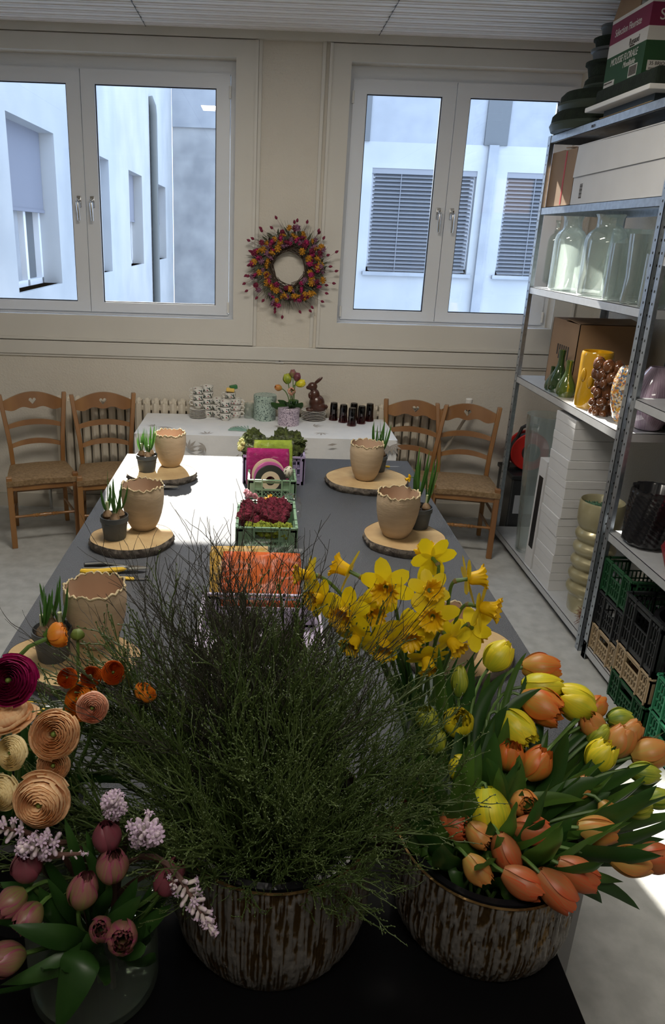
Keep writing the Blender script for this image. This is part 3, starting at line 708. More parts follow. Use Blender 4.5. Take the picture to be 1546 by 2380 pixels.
discs = [((-.497, 1.765), .182, .142, 'birch slice at the front left with the largest-looking clay pot', 1.1, (225, 1497), .088, .185, (118, 1540), .054, .090, 4, 5),
 ((-.485, 2.628), .166, .134, 'birch slice in the middle of the left table side', 2.3, (333, 1228), .084, .185, (264, 1256), .054, .092, 5, 3),
 ((-.478, 3.45), .163, .152, 'sunlit birch slice at the far left corner of the work table', .4, (396, 1083), .080, .175, (340, 1098), .052, .085, 3, 7),
 ((.547, 3.44), .196, .197, 'birch slice at the far right of the work table', 3.2, (849, 1114), .083, .185, (880, 1098), .045, .085, 9, 4),
 ((.600, 2.708), .170, .158, 'birch slice on the right table side, second from the far end', 4.4, (920, 1246), .086, .185, (974, 1230), .054, .090, 6, 6),
 ((.60, 1.86), .165, .155, 'birch slice mostly hidden behind the daffodils', 5.2, (1040, 1560), .086, .17, None, 0, 0, 8, 0)]
words = ['at the front left of the table', 'on the middle left birch slice', 'in full sun at the far left', 'on the far right birch slice', 'on the middle right birch slice', 'hidden behind the daffodils']
for (c, rx, ry, lb, sd, pp, pr, ph, bp, br, bh, seed, nl), wd in zip(discs, words):
    wood_slice(c, rx, ry, .034, lb, sd); zt = T+.0345
    clay_pot(atz(pp[0], pp[1], zt) + V((0, .012, 0)), pr, ph, 'unglazed clay pot with jagged eggshell rim, '+wd, sd)
    if bp: bulb_pot(atz(bp[0], bp[1], zt)+V((0, .03, 0)), br, bh, 'grey nursery pot of green narcissus shoots, '+wd, seed, nl, lean=.05, hs={6: 1.75, 9: 1.45, 5: 1.2, 4: 1.15}.get(seed, 1), flower=seed == 6)

# ------------------------------------------------------------ crates with craft materials
mat('lilac', (.36, .30, .48), .45); mat('lilac_pale', (.56, .50, .66), .45); mat('mint', (.22, .36, .23), .45); mat('cratedark', (.02, .022, .024), .35); mat('crategreen', (.016, .075, .03), .4); mat('cratebeige', (.42, .32, .20), .5); mat('cratemint', (.03, .20, .10), .4)
def crate(loc, w_, d_, h_, mt, label, rz=0, group=None, style='lattice', nm='plastic_crate'):
    t = thing(nm, loc, label, 'crate', group, rz); th = min(.006, h_*.05); m_ = MB()
    m_.box(-w_/2, w_/2, -d_/2, d_/2, 0, th)
    def wall(L_, M_):
        e = L_*.13 if style != 'grid' else L_*.06
        rm = .10*h_
        m_.box(-L_/2, L_/2, -th*1.8, 0, h_-rm*.55, h_, M_); m_.box(-L_/2, L_/2, -th, 0, h_-rm*1.6, h_-rm, M_); m_.box(-L_/2, L_/2, -th, 0, 0, h_*.12, M_)
        for s_ in (-1, 1):
            m_.box(min(s_*L_/2, s_*(L_/2-e)), max(s_*L_/2, s_*(L_/2-e)), -th, 0, 0, h_-rm, M_)
            m_.box(s_*(L_/2-e*.9)-th/2, s_*(L_/2-e*.9)+th/2, -th*2, 0, 0, h_, M_); m_.box(s_*(L_*.21)-th*.6, s_*(L_*.21)+th*.6, -th*2, 0, 0, h_, M_)
        i0, i1 = -L_/2+e, L_/2-e
        if style == 'solid': m_.box(i0, i1, -th*.7, 0, h_*.1, h_*.62, M_)
        elif style == 'lattice':
            n = max(4, int((i1-i0)/.016)); z0, z1 = h_*.12, h_*.52
            for k in range(n+1):
                xa = i0+(i1-i0)*k/n; xb = i0+(i1-i0)*min(n, k+1)/n
                m_.tube([M_ @ V((xa, -th/2, z0)), M_ @ V((xb, -th/2, (z0+z1)/2)), M_ @ V((xa, -th/2, z1))], th*.34, 4); m_.tube([M_ @ V((xb, -th/2, z0)), M_ @ V((xa, -th/2, (z0+z1)/2)), M_ @ V((xb, -th/2, z1))], th*.34, 4)
            for s_ in (-1, 1): m_.box(min(s_*L_*.21, s_*(L_/2-e)), max(s_*L_*.21, s_*(L_/2-e)), -th*.6, 0, z1, h_-rm, M_)
            m_.box(i0, i1, -th, 0, z1-th/2, z1+th, M_)
        else:
            n = int((i1-i0)/.019)
            for k in range(n+1):
                x = i0+(i1-i0)*k/n; top = h_-rm if abs(x) > L_*.19 else h_*.55
                m_.box(x-th*.45, x+th*.45, -th, 0, .1*h_, top, M_)
            for z in (.33, .56, ): m_.box(i0, i1, -th, 0, h_*z, h_*z+th*.9, M_)
    wall(w_, Matrix.Translation((0, -d_/2+th, 0))); wall(w_, Matrix.Translation((0, d_/2-th, 0)) @ Matrix.Rotation(PI, 4, 'Z'))
    wall(d_, Matrix.Translation((-w_/2+th, 0, 0)) @ Matrix.Rotation(-PI/2, 4, 'Z')); wall(d_, Matrix.Translation((w_/2-th, 0, 0)) @ Matrix.Rotation(PI/2, 4, 'Z'))
    m_.build('crate_body', mt, t, smooth=False)
    return t
def clump(name, c, ext, n, r0, mt, label, cat, seed, amp=.5, parent=None):
    random.seed(seed); m_ = MB()
    for i in range(n):
        p = (R(-1, 1)*ext[0], R(-1, 1)*ext[1], R(-.3, 1)*ext[2]); r_ = r0*R(.6, 1.2); s_ = R(0, 99)
        m_.ball(p, r_, 16, 10, fn=lambda u, v: 1+amp*noise.noise(V((math.cos(2*PI*u)*math.cos(PI*(v-.5))*3.2, math.sin(2*PI*u)*math.cos(PI*(v-.5))*3.2, v*6+s_)))+amp*.6*noise.noise(V((math.cos(2*PI*u)*8, math.sin(2*PI*u)*8, v*16+s_))))
    o = m_.build(name, mt, parent); o.location = c
    if label: tag(o, label, cat, None, 'stuff')
    return o
mat('moss', (.09, .12, .025), .95, var=.7, scale=60, bump=1, bscale=160); mat('moss_red', (.21, .018, .045), .95, var=.6, scale=70, bump=1, bscale=160); mat('moss_lime', (.32, .38, .03), .95, var=.5, scale=70, bump=1, bscale=160)
mat('wool_pink', (.42, .01, .16), .9, var=.25, scale=25, bump=.4); mat('wool_lime', (.38, .50, .05), .9, var=.3, scale=30, bump=.4); mat('wool_orange', (.75, .16, .02), .9, col2=(.62, .10, .02), scale=8, bump=.5, stretch=(3, 1, .4)); mat('wool_yellow', (.75, .45, .08), .9, var=.3, scale=15, bump=.4)
def slab(name, loc, w_, h_, th, mt, label, cat, rot, bag=True, nm='wool', seed=1):
    t = thing(name, loc, label, cat); t.rotation_euler = rot
    def g(k):
        def f(u, v):
            a = 2*PI*v; sx = (abs(math.cos(a))**.35)*(1 if math.cos(a) > 0 else -1); sy = (abs(math.sin(a))**.9)*(1 if math.sin(a) > 0 else -1)
            z = u*h_*k; e = min(1, min(u, 1-u)*8+.15)**.5
            q = 1+.15*noise.noise(V((sx*2, u*5+seed, sy)))
            return (sx*w_/2*k*(1 if e > .9 else .97), sy*th/2*k*e*q, z)
        return f
    MB().grid(g(1), 14, 40, cv=True).add([], []).build(nm, mt, t)
    m_ = MB(); m_.box(-w_/2*.95, w_/2*.95, -th*.18, th*.18, 0, h_*.995); m_.build(nm+'_core', mt, t)
    if bag:
        b = MB(); b.grid(lambda u, v: (w_/2*1.04*(2*u-1), -th*.62-.003*noise.noise(V((u*7, v*9, seed)))*3, v*h_*1.12), 20, 20)
        b.grid(lambda u, v: (w_/2*1.04*(2*u-1), th*.62-.003*noise.noise(V((u*7, v*9, seed+9)))*3, v*h_*1.12), 20, 20); b.build('plastic_sleeve', 'clear_plastic', t)
    return t
# far lilac crate with moss and twigs
crate((.079, 3.56, T), .295, .33, .145, 'lilac', 'lilac folding crate full of moss at the far end of the table', style='grid')
clump('moss', (.07, 3.57, T+.135), (.14, .14, .035), 50, .035, 'moss', 'green-brown moss heaped in the far lilac crate', 'moss', 3)
tb = MB(); random.seed(4)
for i in range(7):
    a = R(-.6, 1.2); st = V((.14, 3.5, T+.16)); pts = [st+V((math.cos(a)*k*.025, R(-.01, .01)-.01*k, .012*k+R(-.006, .006)))*1 for k in range(5)]; tb.tube(pts, [.007, .007, .006, .005, .003], 6)
tw = tb.build('mossy_twigs', 'moss', None); tag(tw, 'mossy twig ends poking out of the right side of the far lilac crate', 'twigs', None, 'stuff')
clump('pale_blossom', (-.085, 3.45, T+.17), (.012, .03, .035), 16, .012, mat('paleyel', (.62, .60, .25), .8, var=.4, scale=60), 'pale yellow dried blossoms at the left edge of the moss', 'dried flowers', 8)
slab('wool_packet', (.075, 3.355, T+.03), .19, .20, .035, 'wool_lime', 'bag of lime green wool fibre behind the magenta one', 'craft wool', (-.25, 0, .08), seed=2)
slab('wool_packet', (.047, 3.30, T+.03), .205, .175, .03, 'wool_pink', 'bag of magenta wool fibre standing in the far green crate', 'craft wool', (-.18, 0, 0), seed=5)
# green crate with ribbon rolls
crate((.067, 3.235, T), .215, .17, .105, 'mint', 'small mint green crate holding ribbon rolls, in front of the lilac crate', group=None)
mat('spool_pink', (.55, .12, .36), .5); mat('spool_cream', (.62, .50, .36), .6); mat('spool_black', (.02, .02, .02), .5)
def spool(x, y, z, r, th, core, ribbon, label, rx):
    t = thing('ribbon_roll', (x, y, z), label, 'ribbon roll', 'ribbon rolls in the mint crate'); t.rotation_euler = (PI/2+rx, 0, 0)
    MB().lathe([(r*.35, -th), (r*.96, -th), (r*.96, th), (r*.35, th)], 48).build('ribbon', ribbon, t, angle=30)
    for q_ in (-1, 1): MB().lathe([(r*.28, q_*th), (r, q_*th), (r, q_*th*1.3), (r*.28, q_*th*1.3)], 48).build('flange', core, t, angle=30)
    MB().lathe([(r*.30, th*1.3), (r*.62, th*1.3), (r*.62, th*1.5), (r*.30, th*1.5)], 48).build('label_disc', 'spool_cream', t, angle=30)
spool(.050, 3.262, T+.092, .078, .006, 'spool_cream', 'spool_cream', 'pale cream ribbon roll at the back of the mint crate', -.12)
spool(.056, 3.237, T+.088, .074, .007, 'spool_pink', 'spool_pink', 'pink ribbon roll between the cream and the black one', -.12)
spool(.060, 3.210, T+.082, .072, .006, 'spool_black', 'spool_black', 'ribbon roll with black rim and cream centre at the front of the mint crate', -.12)
eg = thing('speckled_egg', (.140, 3.235, T+.115), 'white speckled egg beside the ribbon rolls', 'egg'); eg.rotation_euler = (.2, .3, 0)
mat('eggm', (.62, .60, .50), .5, col2=(.10, .07, .05), scale=110, detail=1); r_ = [n for n in MATS['eggm'].node_tree.nodes if n.type == 'MAP_RANGE'][0]; r_.inputs[1].default_value = .60; r_.inputs[2].default_value = .63
MB().lathe([(0, -.03), (.012, -.027), (.021, -.015), (.024, 0), (.021, .014), (.014, .026), (.006, .033), (0, .035)], 20).build('egg_shell', 'eggm', eg)
# pink tray of dried flowers
tr = thing('flower_tray', (.060, 3.045, T), 'small pink cardboard tray of dried flowers between the two mint crates', 'tray'); tr.rotation_euler = (.5, 0, 0)
m_ = MB(); m_.box(-.06, .06, -.045, .045, 0, .004)
for q in ((-.06, -.057, -.045, .045), (.057, .06, -.045, .045), (-.06, .06, -.045, -.042), (-.06, .06, .042, .045)): m_.box(*q, 0, .03)
m_.build('tray_body', mat('traypink', (.50, .20, .22), .7), tr, smooth=False)
mat('dry_yel', (.60, .33, .02), .8, var=.3, scale=80); mat('dry_white', (.68, .62, .48), .8, var=.2, scale=80); mat('dry_pink', (.58, .25, .30), .8, var=.3, scale=80)
def pompon(mb, c, r, n=26):
    c = V(c); mb.ball(c, r*.55, 8, 5)
    for i in range(n):
        z = 1-2*(i+.5)/n; a = i*2.4; q = math.sqrt(1-z*z); d = V((q*math.cos(a), q*math.sin(a), z)); s_ = d.cross(V((.3, .2, .9))).normalized()*r*.22
        mb.add([c+d*r*.4-s_, c+d*r*.4+s_, c+d*r*1.05+s_*.9, c+d*r*1.05-s_*.9], [(0, 1, 2, 3)])
dfp = [(-.005, .02, .05, .022, 'dry_yel'), (-.03, .005, .045, .02, 'dry_yel'), (.02, .015, .045, .018, 'dry_yel'), (.0, -.012, .042, .017, 'dry_white'), (.028, -.018, .04, .018, 'dry_yel'), (.04, .0, .04, .015, 'dry_white'), (-.045, -.02, .035, .017, 'dry_pink'), (-.02, -.03, .036, .015, 'dry_pink'), (.01, -.033, .036, .013, 'dry_pink'), (-.05, .012, .04, .014, 'dry_pink'), (.045, -.03, .036, .012, 'dry_yel')]
for i, (x, y, z, r_, mm_) in enumerate(dfp):
    m_ = MB(); pompon(m_, (0, 0, 0), r_); o = m_.build('dried_flower', mm_, None); q = Matrix.Rotation(.5, 3, 'X') @ V((x, y, z)); o.location = tr.location+q
    tag(o, 'small dried %s flower head in the pink tray' % {'dry_yel': 'orange-yellow', 'dry_white': 'white', 'dry_pink': 'pink'}[mm_], 'dried flower', 'dried %s flowers in the tray' % {'dry_yel': 'yellow', 'dry_white': 'white', 'dry_pink': 'pink'}[mm_])
clump('dried_blossoms', (-.028, 3.10, T+.045), (.022, .02, .014), 14, .011, 'dry_pink', 'pink dried blossoms left of the pink tray', 'dried flowers', 12)
# front mint crate with reindeer moss
crate((.040, 2.70, T), .228, .30, .115, 'mint', 'mint green crate filled with dark red and lime moss')
clump('red_moss', (.036, 2.745, T+.085), (.088, .088, .035), 46, .028, 'moss_red', 'dark red reindeer moss in the front mint crate', 'moss', 21)
clump('lime_moss', (.045, 2.59, T+.085), (.078, .022, .020), 22, .020, 'moss_lime', 'lime green reindeer moss at the front edge of the mint crate', 'moss', 22)
pb = MB(); pb.ball((0, 0, 0), .08, 30, 18, (.62, .9, .72), fn=lambda u, v: 1+.25*noise.noise(V((u*14, v*9, 3))))
o = pb.build('plastic_bag', 'clear_plastic', None); o.location = (.145, 2.93, T+.058); tag(o, 'crumpled clear plastic bag behind the crate of red moss', 'bag')
# orange and yellow wool packets leaning on the near lilac crate
slab('wool_packet', (.018, 2.09, T+.020), .262, .185, .04, 'wool_orange', 'bag of bright orange wool leaning on the near lilac crate', 'craft wool', (-.62, 0, -.02), seed=7)
slab('wool_packet', (-.05, 2.16, T+.020), .20, .175, .03, 'wool_yellow', 'bag of yellow wool behind the orange one', 'craft wool', (-.62, 0, .05), seed=8)
crate((.018, 1.81, T), .345, .40, .115, 'lilac_pale', 'wide pale lilac crate behind the bilberry branches', style='solid')
clump('dried_material', (.01, 1.82, T+.02), (.13, .16, .02), 26, .03, 'soil', 'dark dried plant material in the wide lilac crate', 'dried plants', 30)

# ------------------------------------------------------------ pruners and knives
mat('tool_yellow', (.72, .46, .03), .4); mat('steel', (.60, .60, .58), .28, 1); mat('tool_black', (.03, .03, .03), .4); mat('tool_red', (.5, .03, .02), .4)
def pruner(loc, rz, label, m1, m2, s_=1):
    t = thing('pruning_shears', loc, label, 'pruner', None, rz); t.scale = (s_,)*3
    for k, (mt, sg) in enumerate(((m1, 1), (m2, -1))):
        h = MB(); pts = [(-.105, sg*.020, .011), (-.085, sg*.027, .011), (-.05, sg*.024, .012), (-.01, sg*.012, .012), (.02, sg*.004, .012)]
        h.tube(pts, [.007, .0085, .0085, .0075, .006], 8); h.build('handle', mt, t)
        h = MB(); h.tube([(-.10, sg*.014, .017), (-.05, sg*.018, .019), (-.01, sg*.007, .019), (.022, sg*.001, .017)], [.0035]*4, 6); h.build('handle_spine', 'steel', t)
    b = MB(); b.prism([(.01, -.010), (.03, -.013), (.06, -.008), (.086, .002), (.06, .006), (.02, .008)], .010, .0125); b.prism([(.01, .010), (.035, .013), (.06, .009), (.08, .003), (.05, .001), (.02, -.004)], .0128, .0150); b.build('blade', 'steel', t, smooth=False)
    b = MB(); b.lathe([(0, .007), (.009, .007), (.009, .018), (0, .019)], 14, (.018, 0, 0)); b.tube([(-.02+.004*math.cos(a*2), .006*math.sin(a*2), .012+a*.0) for a in [i*.5 for i in range(2)]], .003, 5); b.build('pivot_bolt', 'steel', t)
    return t
def knife(loc, rz, label):
    t = thing('florist_knife', loc, label, 'knife', None, rz)
    MB().tube([(-.07, 0, .006), (-.068, 0, .006), (-.02, .002, .007), (.012, 0, .006), (.014, 0, .006)], [.003, .0065, .0065, .006, .003], 10, Matrix.Diagonal((1, 1.25, .9, 1))).build('handle', 'tool_yellow', t)
    MB().prism([(.012, -.005), (.05, -.006), (.068, -.001), (.05, .004), (.012, .004)], .005, .0065).build('blade', 'steel', t, smooth=False)
a, b = atz(190, 1332, T), atz(352, 1326, T)
pruner(((a.x+b.x)/2+.01, (a.y+b.y)/2, T), .03, 'yellow and black pruning shears in front of the middle left birch slice', 'tool_black', 'tool_yellow', 1.25)
a, b = atz(237, 1350, T), atz(369, 1347, T)
knife(((a.x+b.x)/2, (a.y+b.y)/2, T), .02, 'yellow florist knife lying beside the black and yellow shears')
a = atz(380, 1138, T); pruner((a.x-.02, a.y+.01, T), -.08, 'red and grey pruning shears at the sunlit birch slice', 'tool_red', 'tool_black', 1.1)
a = atz(95, 1658, T); pruner((a.x, a.y, T), .1, 'yellow pruning shears under the pink ranunculus at the left', 'tool_yellow', 'tool_yellow', 1.15)
a = atz(900, 1087, T+.0345); knife((a.x, a.y, T+.0345), .1, 'yellow knife at the back of the far right birch slice')

# ------------------------------------------------------------ metal shelving
def post(b, x, y, z1):
    b.box(x, x+.035, y-.0012, y+.0012, 0, z1); b.box(x-.0012, x+.0012, y-.0175, y+.0175, 0, z1)
def shelf_unit(name, x0, x1, y0, y1, zs, H_, label, posts=(1, 1)):
    t = thing(name, ((x0+x1)/2, (y0+y1)/2, 0), label, 'shelf')
    for (x, y, sx, sy) in ((x0, y0, 1, 1), (x0, y1, 1, -1), (x1, y0, -1, 1), (x1, y1, -1, -1)):
        b = MB(); th = .0022
        b.box(min(x, x+sx*.036), max(x, x+sx*.036), min(y, y+sy*th), max(y, y+sy*th), 0, H_)
        b.box(min(x, x+sx*th), max(x, x+sx*th), min(y, y+sy*.036), max(y, y+sy*.036), 0, H_)
        p = b.build('post', 'galv', t, smooth=False, world=True)
        h = MB()
        for k in range(int(H_/.05)):
            z = .03+k*.05
            if x == x0:
                h.box(x-.0006, x, y+sy*.018-.0035, y+sy*.018+.0035, z-.005, z+.005); h.box(x+.018-.0035, x+.018+.0035, y+sy*th, y+sy*(th+.0006), z-.005, z+.005) if sy > 0 else h.box(x+.018-.0035, x+.018+.0035, y, y+.0006, z-.005, z+.005)
                if sy > 0: h.box(x+.018-.0035, x+.018+.0035, y-.0006, y, z-.005, z+.005)
        if h.v: h.build('slot_holes', 'dark_hole', p, smooth=False, world=True); p.children[0]['kind'] = 'stuff'
    for z in zs:
        b = MB(); a0, a1, c0, c1 = x0+.003, x1-.003, y0+.003, y1-.003
        b.box(a0, a1, c0, c1, z-.0025, z)
        for q in ((a0, a0+.002, c0, c1), (a1-.002, a1, c0, c1), (a0, a1, c0, c0+.002), (a0, a1, c1-.002, c1)): b.box(*q, z-.040, z)
        b.box(a0, a0+.012, c0, c1, z-.040, z-.038)
        b.build('shelf_board', 'shelfw' if z < 1.9 else 'galv', t, smooth=False, world=True)
    return t
mat('shelfw', (.60, .62, .64), .38, .45, var=.06, scale=30)
SX = 1.61
Z4, Z3, Z2, Z1 = 1.115, 1.655, 2.10, 2.48
shelf_unit('metal_shelf', SX, 2.12, 3.125, 4.56, (.085, Z4, Z3, Z2, Z1), Z1, 'tall galvanised metal shelf unit beside the right window, holding glass and ceramic vases')
shelf_unit('metal_shelf', SX, 2.12, 2.76, 3.085, (.07,), .09, 'low galvanised base rail under the farthest crate stack')
shelf_unit('metal_shelf', SX, 2.12, 1.7, 3.087, (.665, 1.285, 1.87, 2.48), 2.48, 'nearer galvanised metal shelf unit at the right edge, above the crates')
def base_at(px, py, z, r):
    p = atz(px, py, z); d = V((p.x, p.y, 0)).normalized(); return p+d*r
def on(px, py, z, r): p = base_at(px, py, z, r); p.x = max(p.x, SX+r+.012); return p
# --- ceramic vases on the fourth level
mat('glaze_green', (.018, .045, .012), .06, coat=1, col2=(.03, .06, .015), scale=14); mat('glaze_green2', (.06, .10, .018), .06, coat=1)
mat('glaze_yellow', (.55, .30, .012), .07, coat=1); mat('glaze_brown', (.16, .06, .02), .06, coat=1, col2=(.09, .03, .012), scale=20)
def bottle(px, py, h, r, label, mt='glaze_green', g='green glazed bottle vases'):
    p = on(px, py, Z4, r); t = thing('bottle_vase', p, label, 'vase', g)
    MB().lathe([(0, 0), (r*.8, 0), (r*.97, h*.08), (r, h*.2), (r*.88, h*.36), (r*.55, h*.52), (r*.34, h*.66), (r*.30, h*.85), (r*.36, h*.97), (r*.37, h), (r*.28, h), (r*.24, h*.9), (0, h*.86)], 28).build('vase_body', mt, t); return p
def mk(px, py, top, z, X): # height from a rim pixel above the same base
    return None
bottle(1251, 908, .135, .034, 'smallest dark green bottle vase, at the far end of the vase shelf')
bottle(1277, 914, .235, .055, 'tall dark green bottle vase with a slender neck, second from the far end')
bottle(1306, 925, .195, .052, 'olive green bottle vase left of the yellow vase', 'glaze_green2')
bottle(1316, 905, .235, .045, 'green bottle vase behind the olive one')
for (px, py, h_) in ((1352, 890, .22), (1372, 892, .22)): bottle(px, py, h_, .036, 'dark green bottle vase with only its neck showing above the yellow vase')
for (px, py, h_, w_) in ((1398, 888, .27, 'left'), (1424, 895, .26, 'right')): bottle(px, py, h_, .036, 'tall green bottle vase behind the brown vase, the %s of two' % w_)
def yellow(px, py, label):
    r, h = .078, .285; p = on(px, py, Z4, r); t = thing('yellow_vase', p, label, 'vase')
    MB().lathe([(0, 0), (r*.93, 0), (r, .01), (r*.98, h*.5), (r*1.0, h*.93), (r*.97, h*.98), (r*.93, h), (r*.86, h*.985), (r*.85, h*.5), (0, .02)], 48).build('vase_body', 'glaze_yellow', t)
    e = MB()
    for (a, z, s_) in ((3.6, .60, .034), (4.1, .50, .036), (5.0, .55, .016), (0.3, .4, .03)):
        e.ball((r*.98*math.cos(a), r*.98*math.sin(a), h*z), s_, 14, 8, (.45, .45, 1.0) if s_ > .02 else (.4, .4, 1.6))
    e.build('ear_knobs', 'glaze_yellow', t)
yellow(1357, 952, 'mustard yellow cylinder vase with ear-like knobs, in front on the vase shelf')
yellow(1425, 905, 'second mustard yellow vase standing behind the brown knobbly one')
p = on(1398, 968, Z4, .062); t = thing('knobbly_vase', p, 'glossy brown vase covered in round knobs', 'vase')
m_ = MB(); m_.lathe([(0, 0), (.045, 0), (.048, .06), (.045, .14), (.055, .23), (.05, .245), (.04, .24), (0, .05)], 28); random.seed(5)
for row in range(6):
    for k in range(7):
        a = k*2*PI/7+row*.45+R(-.2, .2); z = .02+row*.043+R(-.012, .012); q_ = R(.044, .056); m_.ball((q_*math.cos(a), q_*math.sin(a), z), R(.017, .027)+.006*(row > 3), 14, 9, (1, 1, R(.9, 1.3)))
m_.build('vase_body', 'glaze_brown', t)
def voron(name, cols, scale, rough=.12):
    M = mat(name, cols[0], rough, coat=.8); nt = M.node_tree; N = nt.nodes; L = nt.links
    tc = N.new('ShaderNodeTexCoord'); vo = N.new('ShaderNodeTexVoronoi'); vo.inputs['Scale'].default_value = scale; L.new(tc.outputs['Object'], vo.inputs['Vector'])
    sc = N.new('ShaderNodeSeparateColor'); L.new(vo.outputs['Color'], sc.inputs[0]); cr = N.new('ShaderNodeValToRGB'); cr.color_ramp.interpolation = 'CONSTANT'; e = cr.color_ramp.elements
    e[0].color = (*cols[0], 1); e[1].position = 1/len(cols); e[1].color = (*cols[1], 1)
    for i in range(2, len(cols)): q = e.new(i/len(cols)); q.color = (*cols[i], 1)
    L.new(sc.outputs[0], cr.inputs[0]); L.new(cr.outputs[0], N['Principled BSDF'].inputs['Base Color'])
voron('speckle', [(.55, .45, .32), (.50, .16, .03), (.08, .13, .22), (.60, .52, .40), (.55, .30, .04), (.20, .13, .08)], 130)
def vase(name, p, prof, mt, label, n=40, fn=None, part='vase_body', g=None, angle=40):
    t = thing(name, p, label, 'vase', g); MB().lathe(prof, n, fn=fn).build(part, mt, t, angle=angle); return t
vase('speckled_vase', on(1444, 988, Z4, .068), [(0, 0), (.035, 0), (.05, .02), (.068, .09), (.074, .14), (.068, .20), (.052, .25), (.045, .262), (.038, .255), (.06, .19), (0, .03)], 'speckle', 'oval vase with multicoloured speckles next to the near post')
M = mat('stripe_purple', (.22, .12, .20), .1, coat=1, col2=(.50, .42, .48), scale=5, stretch=(30, 30, .6))
_n = M.node_tree.nodes; _a = _n.new('ShaderNodeAttribute'); _a.attribute_name = 'pg'; _s = _n.new('ShaderNodeSeparateColor'); M.node_tree.links.new(_a.outputs['Color'], _s.inputs[0])
_m = _n.new('ShaderNodeMath'); _m.operation = 'MULTIPLY'; _m.inputs[1].default_value = 260; M.node_tree.links.new(_s.outputs[0], _m.inputs[0]); _q = _n.new('ShaderNodeTexNoise'); _q.noise_dimensions = '1D'; _q.inputs['Scale'].default_value = .9; M.node_tree.links.new(_m.outputs[0], _q.inputs['W'])
M.node_tree.links.new(_q.outputs[0], [n for n in _n if n.type == 'MAP_RANGE'][0].inputs[0])
ppr = [(0, 0), (.045, 0), (.06, .01), (.095, .07), (.112, .13), (.10, .19), (.06, .25), (.035, .285), (.03, .285), (.05, .25), (0, .03)]
vase('striped_vase', on(1500, 1008, Z4, .10), ppr, 'stripe_purple', 'bulbous purple and silver striped vase at the near end of the vase shelf', 72, lambda r_, z, a: (r_*(1+.012*math.sin(a*36)), z))
vase('striped_vase', (2.0, 3.42, Z4), ppr, 'stripe_purple', 'second purple striped vase, behind near the back of the shelf', 72)
# cardboard box behind the vases
def carton(x0, x1, y0, y1, z0, z1, mt, label, flap=True, tape=None):
    t = thing('carton', ((x0+x1)/2, (y0+y1)/2, z0), label, 'box'); m_ = MB(); th = .004
    for q in ((x0, x1, y0, y0+th), (x0, x1, y1-th, y1), (x0, x0+th, y0, y1), (x1-th, x1, y0, y1)): m_.box(*q, z0, z1)
    m_.box(x0, x1, y0, y1, z0, z0+th); m_.build('box_body', mt, t, smooth=False, world=True)
    f = MB(); ym = (y0+y1)/2; f.add([(x0, y0, z1), (x1, y0, z1), (x1, ym-.01, z1+.02), (x0, ym-.01, z1+.012), (x0, y0, z1+th), (x1, y0, z1+th), (x1, ym-.01, z1+.02+th), (x0, ym-.01, z1+.012+th)], [(0, 1, 2, 3), (4, 7, 6, 5), (2, 6, 7, 3), (0, 3, 7, 4), (1, 5, 6, 2)])
    f.box(x0, x1, ym+.005, y1, z1, z1+th); f.build('box_flap', mt, t, smooth=False, world=True); return t
t = carton(1.74, 2.10, 4.02, 4.40, Z4, Z4+.375, 'card', 'brown cardboard carton behind the green bottle vases')
mat('ink', (.05, .04, .035), .8)
m_ = MB()
for k in range(6): m_.box(1.738, 1.74, 4.12+k*.03, 4.135+k*.03, Z4+.16+(k % 2)*.02, Z4+.24)
m_.build('box_print', 'ink', t, smooth=False, world=True)
text_mesh('KT', 'lettering', .03, 'ink', t, Matrix.Translation(V((1.87, 4.018, Z4+.20))-t.location) @ Matrix.Rotation(PI/2, 4, 'X'))
t = carton(1.66, 2.08, 4.40, 4.545, Z4, Z4+.50, 'card', 'brown carton standing against the far end of the vase shelf') if False else None
t = thing('dark_box', (1.95, 3.25, Z4), 'dark teal box at the back near end of the vase shelf', 'box')
MB().box(1.86, 2.10, 3.14, 3.33, Z4, Z4+.36).build('box_body', mat('teal', (.012, .025, .032), .5), t, smooth=False, world=True)
# --- clear glass on the third level
def gl(px, py, r, prof, label, z=Z3, cat='vase', nm='glass_vase', x=None, n=40, fn=None, y=None):
    p = on(px, py, z, r)
    if x: p.x = x
    if y: p.y = y
    t = thing(nm, p, label, cat, 'clear glassware on the shelf'); pr = [(a*r, b) for a, b in prof]
    inner = [(max(0, a-.004), b) for a, b in reversed(pr[1:])]; inner[-1] = (inner[-1][0], inner[-1][1]+.008); inner.append((0, inner[-1][1]))
    MB().lathe(pr+inner, n, fn=fn).build('vase_glass', 'vase_glass', t, angle=50); return t
jar = [(0, 0), (.9, 0), (1, .012), (1, .25), (.985, .275), (.92, .298), (.78, .316), (.62, .327), (.57, .34), (.57, .375), (.66, .395)]
gl(1275, 676, .085, jar, 'large round-shouldered glass jar at the far end of the glass shelf', nm='glass_jar')
gl(1338, 690, .108, jar, 'biggest round-shouldered glass jar in front on the glass shelf', nm='glass_jar')
gl(1325, 660, .10, jar, 'glass jar with wide neck behind the big front jar', nm='glass_jar', x=1.95)
cyl = [(0, 0), (.95, 0), (1, .01), (1, .26)]
gl(1392, 700, .055, cyl, 'straight glass cylinder vase just right of the biggest jar')
gl(1385, 690, .075, [(0, 0), (.9, 0), (1, .01), (1.02, .33)], 'tall glass cylinder behind the short cylinder', x=1.88)
gl(1432, 708, .060, [(0, 0), (.9, 0), (.95, .015), (.85, .12), (1.05, .30)], 'waisted glass vase next to the stoppered bottle')
gl(1440, 700, .07, cyl, 'plain glass cylinder at the back near end', x=1.92)
gl(1420, 680, .075, [(0, 0), (.6, 0), (.8, .03), (1.15, .2), (1.0, .34)], 'wide-bellied glass vase at the back of the glass shelf', x=2.02)
